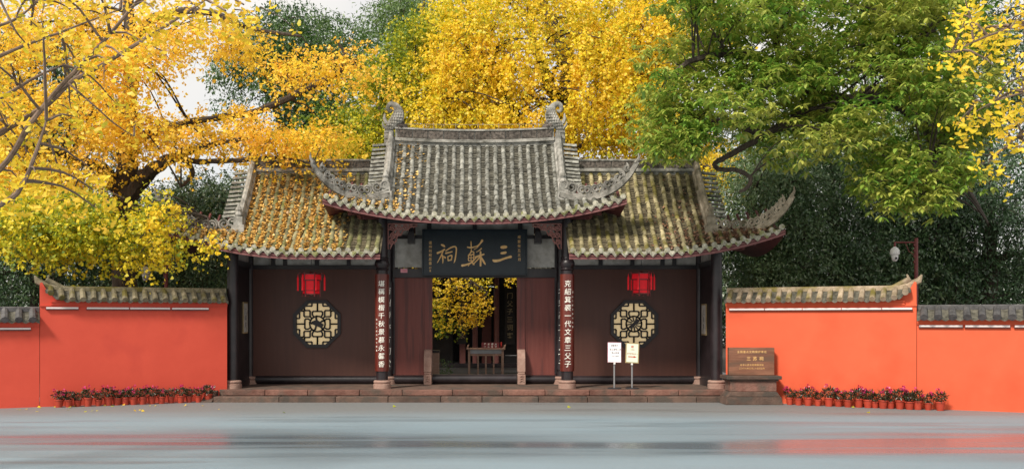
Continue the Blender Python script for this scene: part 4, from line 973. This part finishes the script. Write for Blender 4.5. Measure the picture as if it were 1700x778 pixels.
labr = ('small red pot of magenta flowers in the row along the right orange wall', 'flower pots along the right wall')  # same red paint as the left wall; orange comes from its stronger sunlight
protoL = [make_pot(*lab, s) for s in (1,2,3,7,8)]; protoR = [make_pot(*labr, s) for s in (4,5,6,9,10)]
ORD = 'first second third fourth fifth sixth seventh eighth ninth tenth eleventh twelfth thirteenth fourteenth fifteenth sixteenth seventeenth'.split()
def pots(pro, xs, A, B, off, side):
    A, B = Vector((*A,0)), Vector((*B,0)); U = (B-A); nn = Vector((U.y,-U.x,0)).normalized(); nn = nn if nn.y < 0 else -nn
    for i, px in enumerate(xs):
        k = (px-PX)/F; P0 = A+nn*off; D = U.normalized(); s = (k*(P0.y+CAM_D)-P0.x)/(D.x-k*D.y); p = P0+D*s+nn*random.uniform(-.06,.06)
        o = pro[i] if i < len(pro) else copy_tree(pro[i % len(pro)])
        o['label'] = ('small red pot of magenta flowers along the %s wall, %s from the %s' % (side, ORD[(len(xs)-1-i) if side == 'left' else i], 'stone steps' if side == 'left' else 'inscribed stone'))
        o.location = p; o.rotation_euler = (random.uniform(-.05,.05),random.uniform(-.05,.05),random.uniform(-3,3)); q = random.uniform(.74,1.0); o.scale = (q,q,q*random.uniform(.92,1.1))
pots(protoL, [98,114,129,146,163,180,194,208,222,237,252,268,284,300,314,329,345], (-6.86,-.12), (-11.05,-2.12), .52, 'left')
pots(protoR, [1311,1326,1342,1358,1376,1392,1408,1426,1441,1453,1466,1479,1494,1510,1524,1541,1561], (6.86,-.50), (11.03,-2.55), .52, 'right')

# ------------------------------------------------------------------ courtyard seen through the doorway
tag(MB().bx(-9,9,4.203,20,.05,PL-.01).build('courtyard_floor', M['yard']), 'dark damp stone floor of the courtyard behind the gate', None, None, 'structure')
tb = thing('entry_table', (.32,7.0,PL), 'brown wooden table with slatted front standing in the doorway', 'table')
d = 33.0; s = d/F
x0, x1 = (777-PX)*s, (836-PX)*s; zt = 1.2
for x in (x0+.04, x1-.04):
    for y in (6.75,7.2): MB().bx(x-.04,x+.04,y-.04,y+.04,PL,zt-.05).build('leg', M['wood'], tb)
MB().bx(x0-.05,x1+.05,6.65,7.3,zt-.048,zt).build('tabletop', M['wood'], tb, bevel=.008)
MB().bx(x0+.08,x1-.08,6.73,6.78,zt-.26,zt-.2).build('rail', M['wood'], tb)
MB().bx(x0+.08,x1-.08,6.79,6.80,zt-.19,zt-.052).build('apron', M['metal'], tb)
for k in range(3): x = x0+.08+(x1-x0-.16)*(k+1)/4; MB().bx(x-.028,x+.028,6.73,6.78,PL,zt-.263).build('slat', M['wood'], tb)
for x in (x0-.02, x1+.02): MB().prism([(0,0),(.05,0),(.09,.12),(.03,.1)], (x-.03,6.8,zt+.002), (1,0,0), (0,0,1), (0,.4,0)).build('upturned_end', M['wood'], tb)
rs = thing('table_sign', (.4,6.85,zt), 'small red notice with white characters standing on the table', 'sign')
MB().bx(.24,.86,6.83,6.85,zt+.004,zt+.20).build('panel', M['lframe'], rs)
m = MB(); text_on(m, hline('严禁烟火', .55, zt+.145, .075, .125)+hline('小心台阶', .55, zt+.055, .075, .125), lambda u, v: Vector((u,6.826,v))); m.build('lettering', M['white'], rs)
cn = thing('red_candle', (1.0,6.9,zt), 'small red candle cup on the right end of the table', 'candle')
MB().lathe([(.04,zt+.003),(.05,zt+.08),(.045,zt+.085)], (.93,6.9,0), 10).build('cup', M['lframe'], cn, True); MB().lathe([(.025,zt+.086),(.025,zt+.2),(.005,zt+.22)], (.93,6.9,0), 8).build('candle', M['redp'], cn, True)
rp = thing('rail_post', (1.2,7.0,PL), 'thin horizontal barrier rail beside the table in the doorway', 'barrier')
MB().tube([(x1+.06,7.0,zt-.26),(2.3,7.0,zt-.26)], .02, 8).build('rail', M['metal'], rp, True); MB().tube([(2.3,7.0,PL),(2.3,7.0,zt-.2)], .025, 8).build('post', M['metal'], rp, True)
bn = thing('waste_bin', (-1.62,5.2,PL), 'dark narrow bin just inside the doorway left jamb', 'bin'); MB().bx(-1.5,-1.16,4.6,4.95,PL,PL+.82).build('body', M['wood'], bn, bevel=.02); MB().bx(-1.52,-1.14,4.58,4.97,PL+.823,PL+.9).build('lid', M['black'], bn, bevel=.02)
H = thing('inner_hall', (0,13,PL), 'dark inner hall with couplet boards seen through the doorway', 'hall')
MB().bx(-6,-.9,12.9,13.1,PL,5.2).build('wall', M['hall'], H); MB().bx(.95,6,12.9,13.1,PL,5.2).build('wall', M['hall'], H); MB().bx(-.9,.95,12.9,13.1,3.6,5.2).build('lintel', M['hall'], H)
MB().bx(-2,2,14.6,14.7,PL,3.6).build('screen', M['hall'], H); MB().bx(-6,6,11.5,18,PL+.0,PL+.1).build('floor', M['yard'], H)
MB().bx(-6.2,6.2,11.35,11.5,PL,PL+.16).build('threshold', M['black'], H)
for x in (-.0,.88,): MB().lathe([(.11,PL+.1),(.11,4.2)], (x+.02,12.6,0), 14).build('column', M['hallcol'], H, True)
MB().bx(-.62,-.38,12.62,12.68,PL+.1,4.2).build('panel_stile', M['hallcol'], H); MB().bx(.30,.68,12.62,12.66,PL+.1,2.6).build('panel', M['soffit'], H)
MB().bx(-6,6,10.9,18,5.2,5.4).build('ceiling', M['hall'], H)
e = MB()
for i in range(60):
    x = -6+i*.2; e.tube([(x,9.6,4.15),(x,11.2,5.0)], .07, 6)
e.grid([[(-6.2,9.6,4.1),(6.2,9.6,4.1)],[(-6.2,12.5,5.9),(6.2,12.5,5.9)],[(-6.2,14.5,7.0),(6.2,14.5,7.0)],[(-6.2,18.6,4.6),(6.2,18.6,4.6)]]); e.build('roof', M['tile_m'], H)
for x, tx, lb in ((-.52,'是父是子四大家','tall dark couplet board with tan characters behind the yellow leaves'),(1.44,'一门父子三词客','tall dark couplet board reading 一门父子三词客 right of the table in the doorway')):
    t = thing('hall_couplet', (x,12.5,1.2), lb, 'couplet board'); MB().bx(x-.2,x+.2,12.4,12.45,1.2,3.75).build('board', M['hall'], t)
    chars_each(t, vline(tx, x, 3.5, 1.55, .26), lambda u, v: Vector((u,12.396,v)), M['tanlet'])
sh = thing('green_shrub', (-1.1,6.2,PL), 'small green shrub just inside the doorway', 'shrub'); cl = [(Vector((-1.1,6.2,PL+.25)),.3,.25)]
(P,D,Nn,Sz,Tt), tw = sprays(cl, per=60, nleaf=5, length=.15, droop=.3, size=.08, tint=.6, seed=5)
link('foliage', leaf_mesh('foliage', P-np.array([-1.1,6.2,PL]), D, Nn, Sz, LAN4, Tt, M['mid']), sh)
#TREES
# ------------------------------------------------------------------ trees
def L3(*pts): return [W(*p) for p in pts]
def rad(r0, r1, n): return list(np.linspace(r0, r1, n))
KG = dict(per=36, nleaf=15, length=.75, droop=.6, size=.088, tint=.62, hang=.25, tuft=5, jitter=.8, tvar=.22)
# left ginkgo: orange-yellow crown, pale curtain of leaves over the wall
polyA = [(-40,30),(120,10),(300,20),(420,60),(590,80),(640,130),(600,205),(560,248),(500,256),(440,242),(330,235),(250,330),(60,340),(-40,330)]
gapA = [(432,150,36,30),(490,62,50,26),(505,190,26,12),(605,190,30,22),(560,150,16,12),(95,215,34,24),(60,120,26,20),(150,345,30,14),(135,120,14,18),(340,120,44,50),(372,180,20,26),(345,290,50,15),(378,292,20,24),(560,35,60,40),(470,175,45,14),(250,160,16,26),(205,310,36,40),(228,288,60,34),(195,330,30,40),(655,190,30,30)]
clA = scatter(polyA, 105, 25.5, 31, 26, 52, gapA, .6, 11)
clA += [(W(x,y,d), r*d/F, r*.55*d/F, x, y) for x,y,d,r in ((470,244,26.6,32),(520,238,26.4,32),(445,230,26.5,34),(545,228,26.5,28),(480,232,26.8,36),(400,232,27,32),(565,108,27,28),(520,95,27.5,20),(475,112,28,16),(400,190,28,18))]
polyL = [(-40,330),(120,322),(240,318),(272,340),(270,372),(255,388),(230,400),(120,402),(20,385),(-40,380)]
clL = scatter(polyL, 60, 23.9, 27.5, 24, 44, [(205,325,34,34),(20,430,40,20)], .62, 12)
strL = [(W(x,y,d), .22, r*d/F, x, y) for x,y,d,r in ((205,420,24.6,24),(163,410,24.8,18),(72,405,24.6,20),(60,395,24.6,22),(232,420,24.8,18),(262,422,25,14),(347,385,24.3,5),(300,392,24.6,14),(275,402,24.8,18),(110,408,24.8,16),(180,415,24.8,14),(280,410,25,18),(290,412,24.8,14),(350,402,24.6,4))]
baseA = W(206,560,29); baseA.z = 0
tA = tree('ginkgo_tree', 'old forked ginkgo behind the left red wall with orange-yellow leaves', baseA, [
 ([baseA]+L3((207,430,29),(206,350,29),(210,300,29),(214,220,29),(217,120,29.2),(214,20,29.4),(216,-60,29.6)), [.42,.36,.36,.33,.27,.22,.17,.1]),
 (L3((206,325,29),(188,300,28.7),(165,278,28.3),(120,262,27.6),(50,238,26.8),(-30,225,26)), [.3,.22,.18,.12,.08,.04]),
 (L3((212,325,29),(238,300,28.8),(262,276,28.6),(300,256,28.2),(350,240,27.6),(420,228,27)), [.3,.25,.2,.13,.09,.05]),
 (L3((285,262,28.5),(330,268,28),(395,266,27.4),(460,262,27),(520,272,26.6)), [.11,.09,.07,.05,.03]),
 (L3((300,250,28.4),(320,285,28),(312,300,27.6),(300,310,27)), [.08,.07,.06,.04]),
 (L3((215,235,29),(270,215,28.8),(340,198,28.4),(420,186,28),(480,162,27.6),(535,134,27.4),(576,112,27.2),(592,100,27)), [.17,.13,.10,.10,.10,.10,.08,.04]),
 (L3((566,118,27.2),(572,92,27.1),(560,68,27)), [.07,.05,.03]),
 (L3((216,70,29.2),(260,30,28.8),(310,18,28.5),(360,24,28),(420,48,27.6),(500,60,27.2)), [.16,.13,.11,.09,.07,.04]),
 (L3((214,200,29),(170,190,28.6),(110,200,28),(40,180,27)), [.12,.1,.07,.04]),
 (L3((205,350,29),(160,360,27.5),(100,365,26),(40,372,25)), [.14,.1,.07,.04]),
 (L3((208,345,29),(250,352,27.5),(300,352,26),(345,362,25)), [.14,.1,.07,.04])],
 [(clA, {**KG,'tint':.68}, FANQ, M['ginkor']), (clL, {**KG,'tint':.36,'per':30,'hang':.45,'droop':.7,'length':.6,'size':.09}, FANQ, M['gink']),
  (strL+[(W(x,y,24.2), r*24.2/F, r*.6*24.2/F, x, y) for x,y,r in ((245,335,24),(268,342,20),(280,358,11),(238,360,22),(262,368,17),(258,320,20))], {**KG,'tint':.52,'per':7,'nleaf':16,'hang':1.5,'length':.45,'size':.095}, FANQ, M['gink'])], M['barkd'], seed=3)
# near ginkgo boughs reaching in from the left
baseE = Vector((-9.6,-14.5,0))
polyE = [(-60,-30),(150,-30),(330,-30),(420,-20),(400,25),(300,45),(240,110),(250,190),(180,260),(110,300),(30,320),(-60,330)]
clE = scatter(polyE, 46, 10.5, 14, 24, 46, [(90,225,34,18),(270,120,30,50),(150,215,18,14),(70,110,18,12),(165,40,14,10),(205,290,40,50)], .55, 21)
clE += [(W(x,y,11.5), r*11.5/F, r*.5*11.5/F, x, y) for x,y,r in ((150,280,16),(155,315,14),(160,345,12),(405,8,30),(350,5,30),(40,270,30),(30,205,34),(130,195,26))]
tree('near_ginkgo_tree', 'pale slender ginkgo boughs with large orange leaves reaching in from the upper left', baseE, [
 ([baseE, Vector((-9.5,-14.5,2)), Vector((-9.2,-14.6,4)), Vector((-9.0,-14.5,7)), Vector((-8.8,-14.4,9))], [.22,.19,.17,.13,.07]),
 (L3((-330,470,11.5),(-120,370,11.5),(0,280,11.5),(50,206,11.6),(103,141,11.8),(160,82,12),(226,5,12.2),(250,-25,12.3)), [.1,.065,.036,.033,.03,.025,.018,.012]),
 (L3((50,206,11.6),(103,146,12),(170,108,12.3),(237,67,12.6),(319,15,13),(350,-6,13.2)), [.026,.028,.027,.024,.018,.01]),
 (L3((-330,430,11.8),(-120,290,11.8),(0,221,11.6),(51,190,11.8),(90,165,12),(140,110,12.2)), [.09,.06,.038,.032,.024,.012]),
 (L3((-150,420,11.2),(0,340,11),(36,309,11),(62,247,11),(77,200,11.1)), [.06,.032,.028,.02,.010]),
 (L3((-60,190,12),(0,163,12),(60,128,12.2),(105,108,12.5)), [.04,.024,.018,.008]),
 (L3((-60,120,12.4),(30,80,12.4),(110,50,12.6),(200,15,12.9)), [.035,.02,.015,.008]),
 (L3((-60,60,12.4),(20,35,12.4),(60,5,12.6)), [.03,.018,.010]),
 (L3((0,0,12),(25,50,12),(50,80,12.2)), [.016,.013,.006]),
 (L3((110,135,12),(150,170,12),(190,205,12.2),(222,226,12.4)), [.016,.012,.009,.005])],
 [(clE, dict(per=6, nleaf=10, length=.34, droop=.8, size=.085, tint=.45, hang=.3, upn=.4, tvar=.25, tuft=5, jitter=.9), FANN, M['ginkor'])], M['barkl'], big={0:260}, seed=5, wob=.02)
# right near ginkgo branch
baseF = Vector((11.6,-13,0))
polyF = [(1560,-20),(1760,-20),(1760,290),(1690,262),(1655,235),(1665,200),(1600,195),(1600,160),(1640,120),(1575,100),(1555,70)]
clF = scatter(polyF, 26, 12, 14.5, 16, 34, (), .55, 31)+[(W(x,y,13), r*13/F, r*.5*13/F, x, y) for x,y,r in ((1640,265,12),(1610,195,12),(1670,215,20),(1565,88,12),(1700,60,40),(1700,130,40),(1690,30,40),(1740,200,36))]
tree('near_ginkgo_tree', 'bright yellow ginkgo sprays with large leaves at the upper right in front of the evergreen', baseF, [
 ([baseF, baseF+Vector((0,0,3)), baseF+Vector((-.2,0,6)), baseF+Vector((-.3,0,9))], [.2,.17,.13,.08]),
 (L3((2120,20,13.2),(1900,40,13.2),(1720,40,13),(1640,60,13),(1580,88,13)), [.08,.05,.025,.016,.006]),
 (L3((2120,120,13.2),(1850,160,13.2),(1740,190,13.1),(1680,235,13),(1640,270,13)), [.06,.04,.02,.014,.006]),
 (L3((1850,160,13.2),(1740,150,13.2),(1660,165,13),(1605,195,13)), [.03,.018,.012,.006])],
 [(clF, dict(per=6, nleaf=8, length=.28, droop=.7, size=.085, tint=.72, hang=.2, upn=.4), FANN, M['gink'])], M['barkl'], big={0:200}, seed=6, wob=.02)
# great weeping ginkgo behind the gate
polyB = [(700,150),(740,20),(770,-40),(1150,-40),(1190,30),(1110,110),(1120,200),(1215,280),(1215,320),(1160,300),(1080,285),(990,275),(940,262),(900,230),(700,220),(640,235),(640,200),(690,185)]
gapB = [(895,60,16,26),(905,95,14,14),(948,175,22,26),(1000,255,26,22),(885,170,14,12)]
clB = scatter(polyB, 74, 32.5, 36, 30, 50, gapB, .7, 41)
clB2 = scatter(polyB, 70, 37, 41, 30, 50, gapB, .8, 42)
clB3 = [(W(x,y,d), r*d/F, r*.5*d/F, x, y) for x,y,d,r in [(rng.uniform(735,1095), rng.uniform(25,195), rng.uniform(31.8,33.5), rng.uniform(14,24)) for _ in range(46)]]
baseB = W(945,560,37); baseB.z = 0
tree('weeping_ginkgo_tree', 'great golden ginkgo with hanging leaf curtains rising behind the middle roof', baseB, [
 ([baseB]+L3((945,400,37),(942,270,37),(940,190,37),(944,140,37),(935,80,37.3),(905,20,37.6),(890,-60,38)), [.6,.5,.45,.42,.34,.3,.22,.12]),
 (L3((940,200,37),(915,150,36),(895,95,35.4),(880,50,35)), [.3,.26,.22,.12]),
 (L3((941,230,37),(890,225,35.8),(850,180,35),(830,140,34.6),(800,110,34.2),(780,85,34)), [.3,.2,.16,.14,.12,.05]),
 (L3((810,120,34.2),(805,95,34),(785,70,34)), [.09,.08,.04]),
 (L3((822,135,34.4),(780,130,34),(745,150,33.6),(720,170,33.4)), [.1,.07,.05,.03]),
 (L3((942,210,37),(990,175,36.5),(1040,140,36),(1090,120,35.4)), [.26,.18,.12,.06]),
 (L3((943,250,37),(1000,235,36),(1070,245,35),(1150,265,34),(1210,300,33.4)), [.24,.18,.13,.08,.04]),
 (L3((940,130,37),(1000,80,36.6),(1060,20,36),(1100,-30,36)), [.26,.2,.14,.08])],
 [(clB, {**KG,'per':52,'nleaf':20,'length':.95,'droop':1.35,'size':.1,'tint':.6,'hang':.1,'jitter':.7,'tvar':.24,'shell':.75}, FANQ, M['gink']),
  (clB2, {**KG,'per':40,'nleaf':15,'length':1.1,'droop':1.2,'size':.12,'tint':.5,'hang':.5,'tvar':.2}, FANQ, M['gink']),
  (clB3, {**KG,'per':12,'nleaf':30,'length':.75,'droop':1.2,'size':.1,'tint':.66,'hang':1.9,'jitter':.6,'tvar':.2}, FANQ, M['gink'])], M['barkd'], seed=7)
# greener ginkgo between
polyD = [(560,160),(600,120),(640,75),(700,30),(735,20),(745,90),(705,150),(650,200),(650,300),(560,300),(540,240)]
clD = scatter(polyD, 60, 34, 38, 26, 44, [(585,165,14,12),(640,65,10,10)], .62, 51)+scatter([(500,215),(640,200),(650,282),(520,290)], 26, 34.5, 37, 24, 40, (), .6, 52)
baseD = W(622,560,37); baseD.z = 0
tree('ginkgo_tree', 'yellow-green young ginkgo behind the left shoulder of the middle roof', baseD, [
 ([baseD]+L3((622,400,37),(620,260,37),(640,150,36.8),(690,60,36.6),(705,0,36.6)), [.3,.26,.2,.15,.1,.04]),
 (L3((620,270,37),(580,220,36.2),(550,180,35.6)), [.14,.1,.05]), (L3((629,200,36.9),(665,170,36.2),(690,140,35.6)), [.12,.08,.04])],
 [(clD, {**KG,'tint':.22,'per':36,'size':.105,'tvar':.2}, FANQ, M['gink'])], M['barkd'], seed=8)
# dark green trees beyond
def dark_tree(px, d, top, poly, n, r0, r1, gaps, label, m, seed, size=.13, tint=.5, per=30, shape=LAN4, bark='barkd', name='broadleaf_tree', group=None):
    b = W(px, 560, d); b.z = 0; cl = scatter(poly, n, d-2.2, d+2.0, r0, r1, gaps, .7, seed)
    cs = sorted(cl, key=lambda c: c[4]); limbs = [([b, W(px+4, 430, d), W(px-3, (430+top)/2, d), W(px+5, top+10, d)], [.3,.25,.17,.04])]
    rr = random.Random(seed)
    for c in rr.sample(cl, min(6, len(cl))):
        y0 = min(430, max(c[4]+60, (430+top)/2+10)); xt = px+4-7*(430-y0)/max(1, 430-(430+top)/2); limbs.append(([W(min(px+4, max(px-3, xt)), y0+6, d), W((px+c[3])/2, (y0+c[4])/2-8, d-.4), Vector(c[0])], [.12,.08,.03]))
    return tree(name, label, b, limbs, [(cl, dict(per=per, nleaf=12, length=.7, droop=.3, size=size, tint=tint, hang=0, tvar=.24), shape, m)], M[bark], group, seed=seed)
dark_tree(480, 42, 20, [(375,120),(400,80),(430,40),(480,22),(530,40),(590,60),(600,150),(590,215),(480,205),(400,190),(370,150)], 62, 24, 44, [(450,180,20,12),(560,150,12,10),(412,150,9,8)], 'dark green tree standing behind the orange ginkgo bough', M['mid'], 61, .17, .5, per=54)
dark_tree(660, 46, -10, [(610,60),(630,25),(660,-15),(700,-5),(720,30),(700,70),(630,90)], 22, 22, 40, (), 'pale green treetop rising behind the yellow-green ginkgo', M['mid'], 62, .17, .8, per=48)
dark_tree(90, 37, 60, [(-60,60),(60,40),(150,110),(180,200),(150,320),(-60,340)], 60, 26, 46, [(40,120,14,12)], 'dark green tree behind the near boughs at the upper left', M['dark'], 63, .19, .55, shape=LANCE)
dark_tree(60, 32.5, 330, [(-60,330),(120,310),(190,340),(190,500),(-60,520)], 52, 26, 44, (), 'dark shrubby tree behind the far left end of the red wall', M['dark'], 164, .14, .55, per=52)
dark_tree(300, 33.5, 310, [(170,340),(250,320),(330,300),(390,310),(400,490),(170,490)], 64, 24, 42, [(395,300,14,10)], 'dark shrubby tree between the left wall and the gate roof', M['dark'], 65, .14, .6, per=52)
dark_tree(395, 38, 280, [(330,320),(360,300),(420,290),(440,350),(440,480),(330,480)], 30, 20, 34, (), 'bluish green tree behind the left gable of the gate', M['dark'], 66, .14, .85, per=44)
# right side thickets
for k, (px, d, top, poly, n, lb, tint) in enumerate((
 (1250, 31.5, 260, [(1195,330),(1230,270),(1290,240),(1340,250),(1345,490),(1195,490)], 56, 'grey-green bushy tree behind the right flying eave', .9),
 (1385, 32.5, 230, [(1290,250),(1350,220),(1430,225),(1470,270),(1475,490),(1290,490)], 70, 'dense dark bush tree with thin bare twigs above the right wall', .76),
 (1500, 33.5, 270, [(1430,300),(1480,260),(1560,280),(1590,330),(1590,510),(1430,500)], 60, 'dark bush tree around the camera pole', .64),
 (1640, 33, 240, [(1540,300),(1600,250),(1700,250),(1790,270),(1790,530),(1540,520)], 70, 'near-black shady tree behind the lower right wall', .46))):
    dark_tree(px, d, top, poly, n, 28, 48, (), lb, M['dark'], 70+k, .14, tint, per=52)
dark_tree(1330, 41, 130, [(1180,200),(1250,120),(1420,100),(1560,150),(1600,260),(1420,300),(1200,300)], 70, 30, 50, [(1320,240,10,8)], 'blue-green tree far behind the broad-leaved evergreen', M['mid'], 77, .17, .35)
dark_tree(1640, 40, 20, [(1500,60),(1600,20),(1790,0),(1790,270),(1500,280)], 60, 32, 52, (), 'dark tree filling the upper right behind the evergreen', M['dark'], 78, .18, .4)
# far belt of trees that closes the view
bm = [(Vector((x, 46+rng.uniform(-2,3), rng.uniform(.5,1)*6.5)), 1.6, 1.5, 0, 0) for x in np.arange(-42, 50, .8)] + [(Vector((x, 47+rng.uniform(-2,3), 2.0)), 1.7, 1.9, 0, 0) for x in np.arange(-42, 50, 1.2)]
(P,D,Nn,Sz,Tt), tw = sprays(bm, per=80, nleaf=8, length=.8, droop=.2, size=.4, tint=.4, seed=90)
tag(link('distant_woods', leaf_mesh('distant_woods', P, D, Nn, Sz, LAN4, Tt, M['dark'])), 'far belt of dark green woodland beyond the temple garden', 'woods', None, 'stuff')
# willow
baseW = W(1470,560,36.5); baseW.z = 0
clW = [(W(x,y,d), .35, r*d/F, x, y) for x,y,d,r in [(1435+9*i, 215+8*math.sin(i*2.1), 35.5+.3*(i%3), 44) for i in range(8)]]
tree('weeping_willow', 'light green weeping willow strands below the evergreen limbs', baseW, [([baseW]+L3((1472,400,36.5),(1468,250,36.5),(1465,165,36.4)), [.25,.2,.14,.05]), (L3((1466,190,36.4),(1490,165,36),(1505,180,35.6)), [.08,.06,.03]), (L3((1466,190,36.4),(1445,170,36),(1435,185,35.6)), [.08,.06,.03])],
 [(clW, dict(per=26, nleaf=22, length=1.0, droop=1.6, size=.11, tint=.5, hang=1.8, jitter=.4), LAN4, M['willow'])], M['barkd'], seed=9)
# broad-leaved evergreen
polyC = [(1075,190),(1065,140),(1085,60),(1110,-30),(1620,-30),(1640,110),(1640,200),(1600,250),(1570,325),(1500,338),(1435,315),(1440,268),(1380,245),(1330,258),(1290,268),(1225,228),(1150,240),(1110,258),(1080,235)]
gapC = [(1435,150,34,18),(1490,205,22,18),(1290,80,8,6),(1250,265,24,14),(1395,280,34,18)]
clC = scatter(polyC, 185, 22.2, 27, 26, 46, gapC, .62, 81)
clC += [(W(x,y,22.6), r*22.6/F, r*.5*22.6/F, x, y) for x,y,r in ((1520,300,36),(1540,335,28),(1480,330,26),(1455,300,22),(1560,270,36),(1500,270,30),(1590,300,24),(1620,290,20),(1112,248,18),(1160,222,24))]
baseC = W(1575,560,35.5); baseC.z = 0
tree('evergreen_tree', 'large broad-leaved evergreen with glossy green leaves spreading over the right roof', baseC, [
 ([baseC]+L3((1575,420,35.3),(1570,300,34),(1545,200,30.5),(1490,125,27.2),(1462,60,26.6),(1470,-40,26.6)), [.5,.42,.38,.34,.28,.2,.1]),
 (L3((1548,205,30.6),(1500,170,27),(1440,160,25.6),(1400,172,25.2),(1350,150,24.8),(1300,115,24.4),(1245,110,24)), [.32,.3,.28,.2,.16,.14,.08]),
 (L3((1400,170,25.2),(1330,190,24.6),(1270,225,24.2),(1215,255,23.9),(1188,270,23.8),(1192,280,23.7),(1225,283,23.6),(1246,295,23.5),(1240,312,23.4),(1228,318,23.4)), [.15,.11,.09,.075,.062,.06,.06,.055,.05,.03]),
 (L3((1300,115,24.4),(1230,90,24),(1150,100,23.6),(1110,130,23.2)), [.12,.1,.07,.04]),
 (L3((1480,120,26.6),(1530,60,26),(1570,10,25.6)), [.22,.18,.1]),
 (L3((1300,130,24.5),(1290,60,24.2),(1330,0,24)), [.12,.09,.05]),
 (L3((1560,240,32),(1565,235,27),(1540,290,24),(1530,330,23)), [.16,.12,.08,.03]),
 (L3((1270,225,24.2),(1190,200,23.8),(1120,215,23.3)), [.09,.07,.03]),
 (L3((1568,280,33.4),(1610,320,29),(1640,370,26)), [.1,.06,.03])],
 [(clC, dict(per=22, nleaf=14, length=.45, droop=.25, size=.205, tint=.80, hang=-.15, jitter=.5, tvar=.26, tuft=7, rosette=True, shell=.7), LANCE, M['ever'])], M['barkd'], big={0:290}, seed=10)
# courtyard ginkgo that hangs into the doorway view
baseK = Vector((-4.6,9.6,PL-.01))
clK = [(W(x,y,d), r*d/F, r*.62*d/F, x, y) for x,y,d,r in [(x,y,d+4.5,r) for x,y,d,r in ((728,470,30.5,18),(750,465,30.2,24),(775,470,30.3,24),(740,495,30.2,24),(765,495,30,24),(785,490,30.2,18),(805,498,30,10),(745,518,30.2,20),(770,515,30,18),(790,512,30,10),(735,535,30.6,12),(800,462,31,14),(850,458,30.5,9),(730,500,30.6,16),(780,530,30.2,10),(700,450,31,24),(680,470,31,24))]]
clK2 = [(W(x,y,35.6), r*35.6/F, r*.6*35.6/F, x, y) for x,y,r in ((728,525,16),(742,540,12),(725,505,14),(760,538,10))]
tree('courtyard_ginkgo', 'sunny yellow ginkgo bough hanging across the top of the doorway', baseK, [
 ([baseK, baseK+Vector((0,0,2.2)), baseK+Vector((.3,-.3,3.6)), baseK+Vector((.4,-.4,5))], [.2,.17,.13,.06]),
 (L3((600,420,36),(650,430,35.7),(720,450,35.3),(770,460,34.8),(810,485,34.6)), [.11,.09,.06,.04,.02]), (L3((720,450,35.3),(790,445,35.4),(850,455,35.2)), [.06,.04,.02])],
 [(clK, {**KG,'per':19,'nleaf':10,'length':.4,'size':.075,'tint':.74,'hang':.6}, FANQ, M['gink']), (clK2, {**KG,'per':12,'length':.4,'size':.085,'tint':.06,'hang':.6}, FANQ, M['gink'])], M['barkd'], seed=12)
# ------------------------------------------------------------------ fallen leaves
def litter(name, pts, size, m, label, seed):
    g = np.random.default_rng(seed); n = len(pts); P = np.array(pts); a = g.uniform(0,6.28,n); D = np.stack([np.cos(a),np.sin(a),g.normal(size=n)*.25],1)
    tag(link(name, leaf_mesh(name, P, D, nrm(g.normal(size=(n,3))*.35+np.array([0,-.5,.8])), size*g.uniform(.7,1.3,n), FANQ, g.random(n), m)), label, 'fallen leaves', None, 'stuff')
def roof_litter(rf, sgn, n, xr, ribs, dens, seed):
    r = random.Random(seed); out = []; st = ribs[1]-ribs[0]
    while len(out) < n:
        i = r.randrange(len(ribs)-1); X = sgn*((ribs[i]+ribs[i+1])/2+r.gauss(0,.035)); t = r.random()
        if not xr[0] < abs(X) < xr[1] or t > rf.th(X) or r.random() > dens(abs(X), t): continue
        out.append(tuple(rf.S(X, t)+Vector((0,-.01,.035+.03*r.random()))))
    return out
litter('fallen_leaves', roof_litter(RW, -1, 4400, (3.5,8.1), wr_ribs, lambda x, t: min(1,max(.04,(x-3.0)/1.6))*(1 if t < .9 else .5), 1), .085, M['litter'], 'thick drift of yellow ginkgo leaves lying between the tile rows of the left wing roof', 1)
litter('fallen_leaves', roof_litter(RM, -1, 420, (1.2,3.8), rm_ribs[17:], lambda x, t: max(.02,(x-1.2)/1.6)**1.5, 2), .085, M['litter'], 'scattered tan leaves caught at the left edge of the middle roof', 2)
litter('fallen_leaves', roof_litter(RW, 1, 700, (4.6,8.0), wr_ribs, lambda x, t: max(0,(x-4.4)/2.4)*(1-t)**1.6, 3), .085, M['dry'], 'brown dry leaves gathered near the eave of the right wing roof', 3)
litter('fallen_leaves', [(rng.uniform(-12,-6), rng.uniform(-3.6,-1.6)-.1*rng.random(), .012) for _ in range(26)]+[(rng.uniform(-12,12), rng.uniform(-4,-2), .012) for _ in range(8)], .075, M['gink'], 'few yellow leaves lying on the pavement by the left wall', 4)
